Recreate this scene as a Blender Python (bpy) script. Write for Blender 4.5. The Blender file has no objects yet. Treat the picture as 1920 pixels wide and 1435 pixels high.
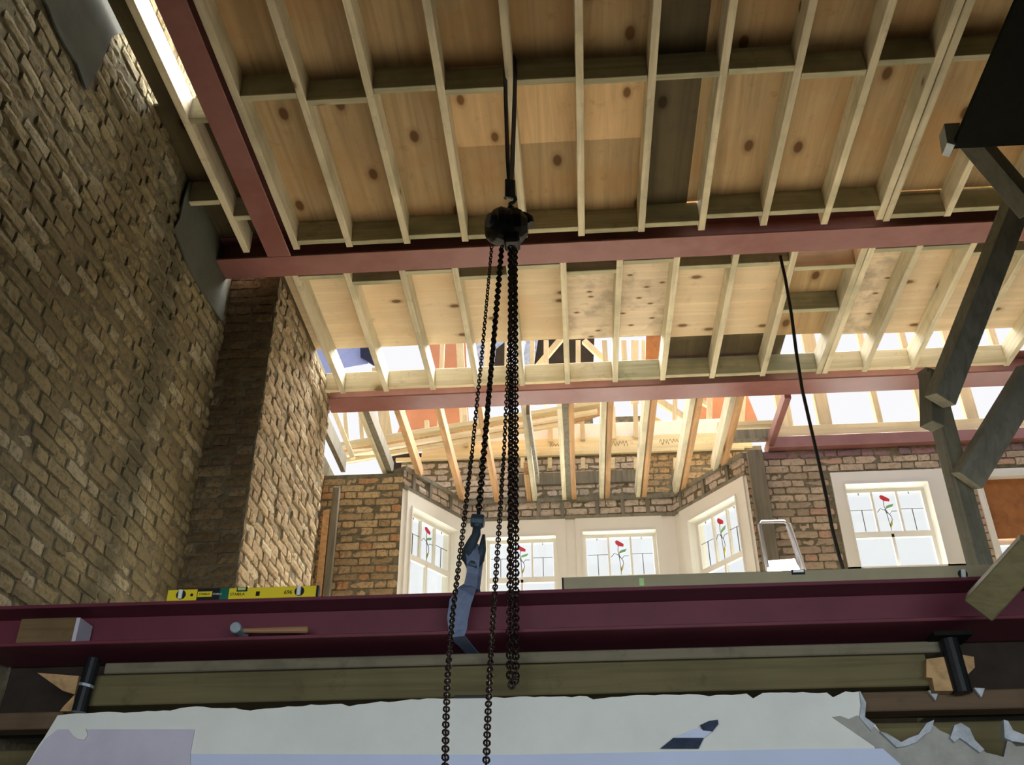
import bpy, bmesh, math, random
from mathutils import Vector, Matrix
import numpy as np
random.seed(7)
SC = bpy.context.scene
COL = SC.collection
# ---------------------------------------------------------------- camera, world, sun, exposure
YAW, PITCH, ROLL, FPX = -0.06364889, 0.55237008, -0.0081032, 1843.55833
_F0 = Vector((math.sin(YAW), math.cos(YAW), 0)); _R0 = Vector((math.cos(YAW), -math.sin(YAW), 0))
CF = math.cos(PITCH)*_F0 + math.sin(PITCH)*Vector((0, 0, 1)); _U0 = _R0.cross(CF)
CR = math.cos(ROLL)*_R0 + math.sin(ROLL)*_U0; CU = -math.sin(ROLL)*_R0 + math.cos(ROLL)*_U0
cd = bpy.data.cameras.new('camera'); cam = bpy.data.objects.new('camera', cd); COL.objects.link(cam)
cd.sensor_width = 36; cd.lens = FPX/1920*36; cd.clip_start = .05; cd.clip_end = 300
cam.matrix_world = Matrix(((CR.x, CU.x, -CF.x, 0), (CR.y, CU.y, -CF.y, 0), (CR.z, CU.z, -CF.z, 0), (0, 0, 0, 1)))
SC.camera = cam
SC.view_settings.view_transform = 'Standard'; SC.view_settings.look = 'None'
SC.view_settings.gamma = 1; SC.view_settings.use_curve_mapping = False
SC.view_settings.exposure = 1.1
SC.cycles.use_denoising = True
SC.cycles.max_bounces = 8; SC.cycles.diffuse_bounces = 6; SC.cycles.transparent_max_bounces = 12
SC.cycles.sample_clamp_indirect = 6
W = bpy.data.worlds.new('sky'); SC.world = W; W.use_nodes = True
bg = W.node_tree.nodes['Background']; bg.inputs[0].default_value = (.97, .97, 1.0, 1); bg.inputs[1].default_value = .46
sd = bpy.data.lights.new('sun', 'SUN'); sun = bpy.data.objects.new('sun', sd); COL.objects.link(sun)
sd.energy = 17.5; sd.angle = math.radians(55); sd.color = (1, .96, .88)
sun.rotation_euler = (Vector((-.15, -.62, -1.0))).to_track_quat('-Z', 'Y').to_euler()

ad = bpy.data.lights.new('rear_fill', 'AREA'); al = bpy.data.objects.new('rear_fill', ad); COL.objects.link(al)
ad.shape = 'RECTANGLE'; ad.size = 5.5; ad.size_y = 1.4; ad.energy = 78; ad.color = (.86, .93, 1.0)
al.location = (.6, -1.78, .35); al.rotation_euler = (math.pi/2, 0, 0)     # added lamp standing in for rear daylight, lifts the low foreground

def ray(px, py): return CF + CR*((px-960)/FPX) - CU*((py-717.5)/FPX)
def atY(px, py, y): d = ray(px, py); return d*(y/d.y)
def atZ(px, py, z): d = ray(px, py); return d*(z/d.z)
def atX(px, py, x): d = ray(px, py); return d*(x/d.x)
def atP(px, py, p0, n): d = ray(px, py); return d*(Vector(p0).dot(n)/d.dot(n))
def proj(v):
    w = v.dot(CF)
    if w < .1: return (-9999, -9999, .1)
    return (960+FPX*v.dot(CR)/w, 717.5-FPX*v.dot(CU)/w, w)

# ---------------------------------------------------------------- materials
def mat(name, rough=.8, metal=0, spec=.3):
    m = bpy.data.materials.new(name); m.use_nodes = True
    nt = m.node_tree; b = nt.nodes['Principled BSDF']
    b.inputs['Roughness'].default_value = rough; b.inputs['Metallic'].default_value = metal
    b.inputs['Specular IOR Level'].default_value = spec
    return m, nt, b
def N(nt, t, **k):
    n = nt.nodes.new(t)
    for a, v in k.items(): setattr(n, a, v)
    return n
def ramp(nt, fac, stops):
    r = N(nt, 'ShaderNodeValToRGB'); cr = r.color_ramp
    while len(cr.elements) < len(stops): cr.elements.new(.5)
    for e, (p, c) in zip(cr.elements, stops): e.position = p; e.color = (*c, 1)
    nt.links.new(fac, r.inputs[0]); return r.outputs[0]
def mixc(nt, fac, a, b, mode='MIX'):
    m = N(nt, 'ShaderNodeMix', data_type='RGBA', blend_type=mode)
    for s, v in ((m.inputs[0], fac), (m.inputs[6], a), (m.inputs[7], b)):
        if hasattr(v, 'is_linked') or hasattr(v, 'links'): nt.links.new(v, s)
        elif isinstance(v, (int, float)): s.default_value = v
        else: s.default_value = (*v, 1)
    return m.outputs[2]
def pos(nt, sc=(1, 1, 1), rotz=0):
    g = N(nt, 'ShaderNodeNewGeometry'); mp = N(nt, 'ShaderNodeMapping')
    mp.inputs['Scale'].default_value = sc; mp.inputs['Rotation'].default_value = (0, 0, rotz)
    nt.links.new(g.outputs['Position'], mp.inputs[0]); return mp.outputs[0]
def noise(nt, vec, scale, detail=4, rough=.55, dist=0):
    n = N(nt, 'ShaderNodeTexNoise'); n.inputs['Scale'].default_value = scale; n.inputs['Detail'].default_value = detail
    n.inputs['Roughness'].default_value = rough; n.inputs['Distortion'].default_value = dist
    nt.links.new(vec, n.inputs['Vector']); return n.outputs['Fac']
def bump(nt, b, h, s=.4, d=.01):
    n = N(nt, 'ShaderNodeBump'); n.inputs['Strength'].default_value = s; n.inputs['Distance'].default_value = d
    nt.links.new(h, n.inputs['Height']); nt.links.new(n.outputs[0], b.inputs['Normal'])
def objrand(nt, col, amt=.25):
    oi = N(nt, 'ShaderNodeObjectInfo'); g = N(nt, 'ShaderNodeNewGeometry')
    a = N(nt, 'ShaderNodeMath', operation='ADD'); nt.links.new(oi.outputs['Random'], a.inputs[0]); nt.links.new(g.outputs['Random Per Island'], a.inputs[1])
    f = N(nt, 'ShaderNodeMath', operation='FRACT'); nt.links.new(a.outputs[0], f.inputs[0])
    c = ramp(nt, f.outputs[0], [(0, (1-amt,)*3), (1, (1+amt*.5,)*3)])
    return mixc(nt, 1.0, col, c, 'MULTIPLY'), f.outputs[0]
def tone(c, k): return tuple(x*k for x in c)
def wood(name, c, axis='Y', dark=.62, knots=.0, stain=None, seam=2.2, rough=.75, big=0, rnd=.2, flat=False):
    m, nt, b = mat(name, rough, spec=.2)
    s = {'X': (1.2, 26, 26), 'Y': (26, 1.2, 26), 'Z': (26, 26, 1.2), '': (9, 9, 9)}[axis]
    v = pos(nt, s); g = noise(nt, v, 1.0 if not big else .45, 5, .6, .6 if not big else 1.6)
    col = ramp(nt, g, [(.32, tone(c, dark)), (.5, tone(c, .93)), (.7, tone(c, 1.08))])
    lo = noise(nt, pos(nt), seam, 3, .6)
    st = stain or tone(c, .55)
    f = ramp(nt, lo, [(.47, (0, 0, 0)), (.68, (.7, .7, .7))]); col = mixc(nt, f, col, st)
    sp = noise(nt, pos(nt), 11, 5, .7); col = mixc(nt, ramp(nt, sp, [(.58, (0, 0, 0)), (.72, (.45, .45, .45))]), col, tone(st, .7))
    if knots:
        vn = N(nt, 'ShaderNodeTexVoronoi'); vn.voronoi_dimensions = '2D' if flat else '3D'; vn.inputs['Scale'].default_value = knots
        q = {'X': (.55, 1, 1), 'Y': (1, .55, 1), 'Z': (1, 1, .55), '': (1, 1, 1)}[axis]
        if flat: q = (q[0], q[1], 0)
        nt.links.new(pos(nt, q), vn.inputs['Vector'])
        k = ramp(nt, vn.outputs['Distance'], [(.045, (1, 1, 1)), (.07, (.3, .3, .3)), (.12, (0, 0, 0))])
        col = mixc(nt, k, col, (c[0]*.28, c[1]*.2, c[2]*.13))
    col, _ = objrand(nt, col, rnd)
    nt.links.new(col, b.inputs['Base Color']); bump(nt, b, g, .25, .004)
    return m
def plain(name, c, rough=.7, metal=0, spec=.3, var=.25, sc=6, dirt=None):
    m, nt, b = mat(name, rough, metal, spec)
    n = noise(nt, pos(nt), sc, 5, .65)
    col = ramp(nt, n, [(.3, tone(c, 1-var)), (.62, c), (.8, tone(c, 1+var*.4))])
    if dirt:
        n2 = noise(nt, pos(nt), sc*.35, 4, .7)
        col = mixc(nt, ramp(nt, n2, [(.48, (0, 0, 0)), (.66, (.8, .8, .8))]), col, dirt)
    nt.links.new(col, b.inputs['Base Color']); bump(nt, b, n, .15, .004)
    return m
M = {}
M['joist'] = wood('joist timber', (.76, .69, .50), 'Y', .75, knots=3.2, stain=(.42, .40, .27))
M['joist_z'] = wood('upright timber', (.66, .55, .36), 'Z', .8, knots=2.5, stain=(.5, .42, .27))
M['rail'] = wood('rail timber', (.70, .60, .38), 'X', .8, knots=2.5, stain=(.55, .45, .26))
M['rafter'] = wood('sawn orange rafter', (.60, .36, .18), 'Y', .6, knots=0, stain=(.38, .25, .14))
M['grey_timber'] = wood('weathered timber', (.24, .22, .17), 'Z', .6, stain=(.15, .14, .1))
M['noggin'] = wood('noggin timber', (.54, .52, .35), 'X', .72, knots=2.6, stain=(.27, .29, .19))
M['noggin_pale'] = wood('pale noggin timber', (.82, .72, .50), 'X', .82, knots=2.2, stain=(.6, .48, .26))
M['ply_near'] = wood('near plywood', (.48, .355, .20), 'Y', .72, knots=2.1, stain=(.45, .26, .11), seam=1.4, big=1, rnd=.12, flat=True)
M['ply_lit'] = wood('lit plywood', (.74, .53, .30), 'Y', .76, knots=2.6, stain=(.55, .36, .18), seam=1.4, big=1, rnd=.1, flat=True)  # brighter copy of the near plywood; the lit band is in the colour
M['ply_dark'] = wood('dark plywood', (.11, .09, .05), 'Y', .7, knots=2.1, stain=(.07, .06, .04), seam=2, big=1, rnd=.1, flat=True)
M['ply_mid'] = wood('middle plywood', (.80, .66, .46), 'X', .88, knots=2.9, stain=(.72, .53, .32), seam=1.6, big=1, rnd=.1, flat=True)
M['ply_grime'] = wood('grimy plywood', (.78, .66, .50), 'X', .85, knots=5.5, stain=(.34, .29, .22), seam=5, big=1, rnd=.1, flat=True)
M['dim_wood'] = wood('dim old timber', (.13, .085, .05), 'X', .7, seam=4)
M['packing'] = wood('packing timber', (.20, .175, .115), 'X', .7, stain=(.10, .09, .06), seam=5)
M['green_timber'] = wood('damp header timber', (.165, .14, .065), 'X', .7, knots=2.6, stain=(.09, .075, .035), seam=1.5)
M['bright_wood'] = wood('fresh cut wood', (.50, .32, .15), '', .55, seam=9)
M['gantry'] = wood('dirty trestle timber', (.27, .27, .22), 'Z', .7, stain=(.16, .17, .13), seam=4)
M['brown_board'] = wood('brown board', (.36, .15, .055), '', .8, seam=5)
M['floor_dirty'] = plain('dusty concrete', (.13, .12, .10), .9)
M['paving'] = plain('pale paving', (.5, .5, .5), .9)
M['floor_board'] = wood('floor board', (.70, .61, .47), 'X', .8, seam=2)
M['steel'] = plain('red oxide steel', (.30, .135, .125), .38, spec=.5, var=.16, sc=5, dirt=(.23, .085, .07))
M['steel_dark'] = plain('dark red steel', (.14, .028, .044), .5, spec=.4, var=.2, sc=5)
M['brick_mortar'] = plain('lime mortar', (.21, .185, .125), .95, spec=.05, var=.5, sc=22)
M['plaster_grey'] = plain('grey cement render', (.12, .125, .105), .9, spec=.1, var=.2, sc=5)
M['plaster_white'] = plain('cream plasterboard', (.72, .74, .68), .8, var=.10, sc=3)
M['plaster_lilac'] = plain('lilac skim patch', (.52, .50, .58), .8, var=.12, sc=6)
M['plaster_blue'] = plain('pale blue skim', (.55, .62, .80), .8, var=.06, sc=4)
M['paper_edge'] = plain('torn plaster edge', (.50, .54, .58), .9, var=.4, sc=16)
M['render_rough'] = plain('rough backing plaster', (.36, .36, .32), .95, var=.25, sc=12)
M['tear_dark'] = plain('dark blue torn paper', (.035, .05, .09), .8, var=.5, sc=30)  # dark blue tone of the tear and the scrap
M['white_paint'] = plain('white joinery paint', (.80, .79, .74), .45, var=.05, sc=2)
M['black_metal'] = plain('black metal', (.012, .014, .016), .45, metal=.3, spec=.4, var=.3, sc=20)
M['gantry_black'] = plain('matt black steel', (.009, .011, .008), .8, spec=.1, var=.3, sc=20)
M['chain'] = plain('dark chain steel', (.035, .022, .018), .4, metal=.7, spec=.5, var=.4, sc=60)
M['hook'] = plain('blue grey hook', (.05, .075, .10), .45, metal=.3, var=.3, sc=20)
M['webbing'] = plain('blue grey webbing', (.16, .20, .30), .85, var=.25, sc=40)
M['webbing_dark'] = plain('dark webbing', (.06, .055, .06), .85, var=.25, sc=40)
M['galv'] = plain('galvanised steel', (.38, .45, .50), .45, metal=.5, var=.2, sc=20)
M['alu'] = plain('ladder aluminium', (.66, .67, .74), .35, metal=.6, var=.1, sc=20)
M['yellow'] = plain('yellow level paint', (.78, .62, .03), .4, var=.05)
M['olive'] = plain('dull level casing', (.36, .315, .20), .5, var=.12)
M['green'] = plain('green wrap', (.01, .13, .08), .5)
M['ink'] = plain('black print', (.012, .012, .014), .5)
M['vial'] = plain('green vial', (.55, .85, .35), .15, spec=.8)
M['wash'] = plain('milky plastic', (.8, .85, .85), .2, spec=.7)
M['orange'] = plain('orange boarding', (.50, .225, .13), .8, var=.15, sc=4)
M['blue_sheet'] = plain('blue sheeting', (.27, .33, .62), .6, var=.2, sc=3)
M['navy'] = plain('navy sheeting', (.012, .015, .05), .6)
M['crumple'] = plain('crumpled polythene', (.40, .48, .66), .4, var=.5, sc=18)
M['dark_void'] = plain('dark roof board and gap shade', (.035, .025, .018), .9, var=.4, sc=8)  # dark old timber, also the painted shade of the void and beam gap
M['cable'] = plain('black cable', (.02, .018, .016), .5)
M['red_glass'] = plain('red glass', (.65, .03, .06), .3, spec=.6)
M['green_glass'] = plain('green glass', (.28, .55, .30), .3, spec=.6)
M['yellow_glass'] = plain('yellow glass', (.75, .65, .10), .3, spec=.6)
M['lead'] = plain('lead came', (.16, .16, .17), .5, metal=.3)
M['handle_wood'] = wood('hammer handle wood', (.36, .20, .10), 'X', .7)
M['leaf'] = plain('foliage', (.25, .42, .22), .8, var=.5, sc=3)
def glass(name, tint, mixf):
    m, nt, b = mat(name); nt.nodes.remove(b); out = nt.nodes['Material Output']
    t = N(nt, 'ShaderNodeBsdfTransparent'); t.inputs[0].default_value = (*tint, 1)
    g = N(nt, 'ShaderNodeBsdfGlossy'); g.inputs[1].default_value = .05
    x = N(nt, 'ShaderNodeMixShader'); x.inputs[0].default_value = mixf
    nt.links.new(t.outputs[0], x.inputs[1]); nt.links.new(g.outputs[0], x.inputs[2]); nt.links.new(x.outputs[0], out.inputs[0]); return m
M['glass'] = glass('window glass', (.97, .99, .98), .04)
def brickmat(name, cols, grime, soot=None):
    m, nt, b = mat(name, .93, spec=.08)
    n1 = noise(nt, pos(nt), 34, 5, .7)
    base = ramp(nt, noise(nt, pos(nt), 1.6, 3, .6), [(.35, cols[0]), (.65, cols[1])])
    base, r = objrand(nt, base, .32)
    odd = ramp(nt, r, [(.86, (0, 0, 0)), (.88, (.75, .75, .75))]); base = mixc(nt, odd, base, cols[2])
    sp = ramp(nt, n1, [(.36, (.75, .75, .75)), (.52, (0, 0, 0))]); col = mixc(nt, sp, base, grime)
    if soot:
        g2 = N(nt, 'ShaderNodeNewGeometry'); sx = N(nt, 'ShaderNodeSeparateXYZ'); nt.links.new(g2.outputs['Position'], sx.inputs[0])
        # an old flue line up the party wall: a soot band along y = a + b z
        mth = N(nt, 'ShaderNodeMath', operation='MULTIPLY_ADD'); nt.links.new(sx.outputs[2], mth.inputs[0]); mth.inputs[1].default_value = -soot[1]; nt.links.new(sx.outputs[1], mth.inputs[2])
        wob = N(nt, 'ShaderNodeMath', operation='MULTIPLY_ADD'); nt.links.new(noise(nt, pos(nt), 2.2, 3), wob.inputs[0]); wob.inputs[1].default_value = .7; nt.links.new(mth.outputs[0], wob.inputs[2])
        s2 = N(nt, 'ShaderNodeMath', operation='SUBTRACT'); nt.links.new(wob.outputs[0], s2.inputs[0]); s2.inputs[1].default_value = soot[0]+.35
        ab = N(nt, 'ShaderNodeMath', operation='ABSOLUTE'); nt.links.new(s2.outputs[0], ab.inputs[0])
        f = ramp(nt, ab.outputs[0], [(.08, (.62, .62, .62)), (.30, (0, 0, 0))]); col = mixc(nt, f, col, (.055, .055, .04))
    nt.links.new(col, b.inputs['Base Color']); bump(nt, b, n1, .7, .012)
    return m
M['brick'] = brickmat('yellow stock brick', ((.33, .285, .17), (.29, .24, .14), (.41, .375, .27)), (.15, .13, .075), soot=(4.62, -.0))
M['brick_nib'] = brickmat('cream stock brick', ((.46, .36, .23), (.40, .30, .19), (.52, .44, .31)), (.24, .18, .11))
M['brick_shaded'] = brickmat('shaded stock brick', ((.24, .18, .10), (.20, .15, .085), (.28, .22, .13)), (.09, .07, .04))  # shade of the camera-facing chimney return is put into this colour
M['brick_gold'] = brickmat('golden brown brick', ((.56, .42, .24), (.47, .34, .19), (.46, .22, .10)), (.22, .155, .085))
M['brick_pale'] = brickmat('limewashed brick', ((.62, .54, .46), (.54, .46, .38), (.50, .40, .31)), (.28, .22, .17))
M['brick_right'] = brickmat('mixed stock brick', ((.60, .49, .37), (.52, .41, .30), (.48, .27, .20)), (.32, .25, .18))
M['brick_red'] = brickmat('painted red brick', ((.36, .17, .16), (.30, .20, .22), (.22, .18, .20)), (.2, .14, .14))
M['brick_earth'] = brickmat('broken earthy brick', ((.50, .36, .20), (.42, .30, .17), (.5, .3, .16)), (.13, .08, .04))

# ---------------------------------------------------------------- mesh helpers
class MB:
    def __init__(s): s.v = []; s.f = []
    def add(s, vs, fs):
        o = len(s.v); s.v += [tuple(v) for v in vs]; s.f += [tuple(i+o for i in f) for f in fs]; return s
    def box(s, x0, x1, y0, y1, z0, z1):
        vs = [(x, y, z) for z in (z0, z1) for y in (y0, y1) for x in (x0, x1)]
        return s.add(vs, [(0, 2, 3, 1), (4, 5, 7, 6), (0, 1, 5, 4), (2, 6, 7, 3), (0, 4, 6, 2), (1, 3, 7, 5)])
    def bar(s, a, b, w, h, up=(0, 0, 1), w2=None, h2=None):
        a = Vector(a); b = Vector(b); d = (b-a).normalized(); up = Vector(up)
        x = d.cross(up)
        if x.length < 1e-4: x = d.cross(Vector((0, 1, 0)))
        x.normalize(); y = x.cross(d); w2 = w2 or w; h2 = h2 or h
        vs = []
        for p, ww, hh in ((a, w, h), (b, w2, h2)):
            for sx, sy in ((-1, -1), (1, -1), (1, 1), (-1, 1)): vs.append(p+x*sx*ww/2+y*sy*hh/2)
        return s.add(vs, [(0, 1, 2, 3), (7, 6, 5, 4), (0, 4, 5, 1), (1, 5, 6, 2), (2, 6, 7, 3), (3, 7, 4, 0)])
    def tube(s, pts, r, n=8, closed=False, flat=None):
        pts = [Vector(p) for p in pts]; k = len(pts); rings = []
        up = Vector((0, 0, 1))
        for i, p in enumerate(pts):
            if closed: d = pts[(i+1) % k]-pts[i-1]
            else: d = pts[min(i+1, k-1)]-pts[max(i-1, 0)]
            d.normalize(); x = d.cross(Vector((.13, 1, .21)) if abs(d.z) > .8 else up).normalized(); y = x.cross(d)
            rr = r[i] if isinstance(r, (list, tuple)) else r
            rings.append([p+x*math.cos(t)*rr+y*math.sin(t)*rr*(flat or 1) for t in [2*math.pi*j/n for j in range(n)]])
        vs = [q for g in rings for q in g]; fs = []
        for i in range(k if closed else k-1):
            for j in range(n):
                a = i*n+j; b2 = i*n+(j+1) % n; c = ((i+1) % k)*n+(j+1) % n; d2 = ((i+1) % k)*n+j
                fs.append((a, b2, c, d2))
        if not closed: fs += [tuple(range(n-1, -1, -1)), tuple((k-1)*n+j for j in range(n))]
        return s.add(vs, fs)
    def cyl(s, a, b, r, n=20, r2=None): return s.tube([a, b], [r, r if r2 is None else r2], n)
    def poly(s, pts, off):
        """flat outline (list of points) pushed by off into a solid"""
        k = len(pts); off = Vector(off); vs = [Vector(p) for p in pts]+[Vector(p)+off for p in pts]
        fs = [tuple(range(k)), tuple(range(2*k-1, k-1, -1))]+[(i, i+k, (i+1) % k+k, (i+1) % k) for i in range(k)]
        return s.add(vs, fs)
    def ribbon(s, pts, w, t=.004, side=(1, 0, 0)):
        pts = [Vector(p) for p in pts]; rings = []; S = Vector(side).normalized()
        for i, p in enumerate(pts):
            d = (pts[min(i+1, len(pts)-1)]-pts[max(i-1, 0)]).normalized(); x = (S-d*S.dot(d)).normalized(); y = d.cross(x)
            ww = w[i] if isinstance(w, (list, tuple)) else w
            rings += [p-x*ww/2-y*t/2, p+x*ww/2-y*t/2, p+x*ww/2+y*t/2, p-x*ww/2+y*t/2]
        k = len(pts); fs = [(3, 2, 1, 0), (4*k-4, 4*k-3, 4*k-2, 4*k-1)]
        for i in range(k-1):
            for j in range(4): fs.append((4*i+j, 4*i+(j+1) % 4, 4*i+4+(j+1) % 4, 4*i+4+j))
        return s.add(rings, fs)
    def mesh(s, name, m, smooth=False):
        me = bpy.data.meshes.new(name); me.from_pydata([tuple(v) for v in s.v], [], s.f)
        bm = bmesh.new(); bm.from_mesh(me); bmesh.ops.recalc_face_normals(bm, faces=bm.faces); bm.to_mesh(me); bm.free()
        if smooth: me.polygons.foreach_set('use_smooth', [True]*len(me.polygons))
        me.materials.append(m); return me
    def obj(s, name, m, parent=None, smooth=False, bevel=0):
        o = bpy.data.objects.new(name, s.mesh(name, m, smooth)); COL.objects.link(o)
        if parent: o.parent = parent; o.matrix_parent_inverse = parent.matrix_world.inverted() if parent.type != 'EMPTY' else Matrix.Translation(-parent.location)
        if bevel: b = o.modifiers.new('bevel', 'BEVEL'); b.width = bevel; b.segments = 1; b.limit_method = 'ANGLE'
        return o
def tag(o, label, cat, group=None, kind=None):
    if label: o['label'] = label
    if cat: o['category'] = cat
    if group: o['group'] = group
    if kind: o['kind'] = kind
    return o
def empty(name, loc, label, cat, group=None, kind=None):
    o = bpy.data.objects.new(name, None); COL.objects.link(o); o.location = loc; o.empty_display_size = .05
    return tag(o, label, cat, group, kind)
def struct(o, label=None):
    o['kind'] = 'structure'
    if label: o['label'] = label
    return o
ORD = ['first', 'second', 'third', 'fourth', 'fifth', 'sixth', 'seventh', 'eighth', 'ninth', 'tenth', 'eleventh', 'twelfth', 'thirteenth', 'fourteenth', 'fifteenth', 'sixteenth']

# ---------------------------------------------------------------- brickwork
def brick_mesh(i):
    rnd = random.Random(i*13+5)
    m = MB(); nx, nz = 4, 2; idx = {}; vs = []; fs = []
    # front face in the x-z plane at y=0 (depth behind), unit brick
    ch = [rnd.uniform(.0, .07) for _ in range(4)]
    for a in range(nx+1):
        for c in range(nz+1):
            x = -.5+a/nx; z = -.5+c/nz; y = rnd.uniform(-.10, .05)
            edge = a in (0, nx) or c in (0, nz)
            if edge: y += .12
            x += rnd.uniform(-.02, .02); z += rnd.uniform(-.06, .06)
            if a in (0, nx) and c in (0, nz): x *= 1-rnd.uniform(0, .07); z *= 1-rnd.uniform(0, .2)
            idx[a, c] = len(vs); vs.append((x, y, z))
    for a in range(nx):
        for c in range(nz): fs.append((idx[a, c], idx[a+1, c], idx[a+1, c+1], idx[a, c+1]))
    ring = [idx[a, 0] for a in range(nx+1)]+[idx[nx, c] for c in range(1, nz+1)]+[idx[a, nz] for a in range(nx-1, -1, -1)]+[idx[0, c] for c in range(nz-1, 0, -1)]
    bk = []
    for r in ring: bk.append(len(vs)); vs.append((vs[r][0], 1.0, vs[r][2]))
    for j in range(len(ring)): fs.append((ring[j], bk[j], bk[(j+1) % len(ring)], ring[(j+1) % len(ring)]))
    m.v = vs; m.f = fs; return m
BRICKS = [brick_mesh(i) for i in range(7)]
BMESH = {}
def brickwall(parent, P0, U, Nn, u0, u1, z0, z1, mat_, ok=None, bond='flemish', L=.215, H=.106, C=.075, hgt=.063, limit=300, seed=1, matf=None, proud=.012):
    """bricks on the plane through P0, running along U, facing Nn; the 300 largest in view are parts, the rest one mesh"""
    rnd = random.Random(seed); U = Vector(U).normalized(); Nn = Vector(Nn).normalized(); P0 = Vector(P0); out = []
    nc = int((z1-z0)/C)
    for k in range(nc):
        z = z0+(k+.5)*C
        if bond == 'flemish': seq = [L, H]; u = u0-(.16 if k % 2 else 0)
        else: seq = [L] if k % 2 else [H]; u = u0-rnd.choice((0, .05, .1))
        i = 0
        while u < u1:
            l = seq[i % len(seq)]; i += 1
            a, b = max(u, u0+.002), min(u+l, u1-.002); u += l+.012
            if b-a < .03: continue
            if ok and not ok((a+b)/2, z): continue
            c = P0+U*((a+b)/2); c.z = z
            q = proj(c)
            if not (-60 < q[0] < 1980 and -60 < q[1] < 1500): continue
            e = proj(P0+U*a+Vector((0, 0, z-P0.z))); f = proj(P0+U*b+Vector((0, 0, z-P0.z)))
            size = math.hypot(e[0]-f[0], e[1]-f[1])*FPX*hgt/q[2]
            out.append((size, c, b-a, rnd.uniform(-.004, proud), rnd.uniform(-.035, .035), rnd.randrange(len(BRICKS)), hgt*rnd.uniform(.86, 1.04), rnd.uniform(-.02, .02)))
    out.sort(key=lambda t: -t[0])
    rest = MB()
    for n, (sz, c, l, pr, tw, bi, h, tl) in enumerate(out):
        R = Matrix((( U.x, -Nn.x, 0), (U.y, -Nn.y, 0), (0, 0, 1))).to_4x4()
        mw = Matrix.Translation(c+Nn*(pr+.006)) @ R @ Matrix.Rotation(tw, 4, 'Z') @ Matrix.Rotation(tl, 4, 'Y') @ Matrix.Diagonal((l, .05, h, 1))
        mm = matf(c) if matf else mat_
        if n < limit:
            key = (bi, mm.name)
            if key not in BMESH: BMESH[key] = BRICKS[bi].mesh('brick', mm)
            o = bpy.data.objects.new('brick', BMESH[key]); COL.objects.link(o); o.parent = parent; 
            o.matrix_parent_inverse = Matrix.Translation(-parent.location) if parent.type == 'EMPTY' else Matrix.Identity(4)
            o.matrix_world = mw; o.matrix_basis = mw
        else:
            rest.add([mw @ Vector(v) for v in BRICKS[bi].v], BRICKS[bi].f)
    if rest.v:
        o = rest.obj('bricks', mat_, parent); o['kind'] = 'stuff'
    return len(out)

# ================================================================= SETTING
ZJ, ZP = 4.30, 4.47        # underside of joists, underside of deck
XL = -2.38                 # party wall
m = MB(); m.box(-5, 7, -6, 12, -1.5, -1.4); struct(m.obj('floor', M['floor_dirty']))
m = MB(); m.box(XL, 5.2, 4.35, 8.6, 1.08, 1.12); struct(m.obj('floor_bounce', M['floor_board']))  # unseen floor, added pale to bounce light up to the ceiling
m = MB(); m.box(XL, 5.2, -4, 1.38, 4.47, 4.55); struct(m.obj('ceiling', M['plaster_grey']))
m = MB(); m.box(5.2, 5.4, -4, 9, -1.4, 4.47); struct(m.obj('wall_right', M['plaster_grey']))
m = MB(); m.box(XL, 5.2, -1.9, -1.8, 1.1, 4.47); m.box(XL, 5.2, -1.9, -1.8, -1.4, -.4); m.box(XL, -2.2, -1.9, -1.8, -.4, 1.1); m.box(3.6, 5.2, -1.9, -1.8, -.4, 1.1); struct(m.obj('wall_rear', M['plaster_grey']))
m = MB(); m.box(XL, 5.2, -1.8, .55, 1.12, 1.32); struct(m.obj('rear_light_block', M['plaster_grey']))  # unseen slab, added to keep the rear light off the ceiling noggins
# party wall on the left, brick by brick
m = MB(); m.box(XL-.25, XL, -4, 9.0, -1.4, 4.45); m.box(XL-.25, XL, -4, 6.4, 4.45, 6.4); wl = m.obj('wall_left', M['brick_mortar']); struct(wl)
def patch_ok(y, z):
    q = proj(Vector((XL, y, z)))
    a = q[1] < 165 and 70+q[1]*.55 < q[0] < 215-max(0, q[1]-60)*.5
    b = q[0] > 340+max(0, (q[1]-400))*.42 - max(0, 400-q[1])*.5 and q[1] > 320 and q[0] < 440 and q[1] < 620
    return not (a or b)
brickwall(wl, (XL, 0, 0), (0, 1, 0), (1, 0, 0), 2.3, 5.55, 1.2, 6.3, M['brick'], ok=patch_ok, seed=3)
# cement render patches left on the party wall
def wallpatch(pxs, th, name, parent, m_, x=XL):
    mb = MB(); mb.poly([atX(px, py, x+.012) for px, py in pxs], (th, 0, 0)); return mb.obj(name, m_, parent)
wallpatch([(62, -30), (85, 10), (100, 50), (118, 85), (140, 118), (158, 168), (172, 148), (190, 110), (207, 68), (232, 60), (262, 78), (250, 20), (225, -30)], .012, 'render_patch', wl, M['plaster_grey'])
wallpatch([(352, 340), (342, 372), (334, 410), (324, 428), (334, 455), (350, 500), (372, 540), (398, 580), (414, 604), (421, 560), (424, 500), (420, 450), (404, 400), (378, 350)], .012, 'render_patch', wl, M['plaster_grey'])
# chimney breast: return face and cheek
m = MB(); m.box(XL, -2.03, 5.54, 7.16, -1.4, 4.47); ch = m.obj('wall_chimney', M['brick_mortar']); struct(ch)
brickwall(ch, (XL, 5.54, 0), (1, 0, 0), (0, -1, 0), 0, .35, 1.6, 4.5, M['brick_shaded'], seed=5, limit=120, proud=.014)
def breast_mat(c): return M['brick_pale'] if (c.z < 2.45 and 5.75 < c.y < 6.35) else M['brick_nib']
brickwall(ch, (-2.03, 0, 0), (0, 1, 0), (1, 0, 0), 5.54, 7.16, 1.7, 4.47, M['brick_nib'], seed=6, limit=300, matf=None, proud=.016)
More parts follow.
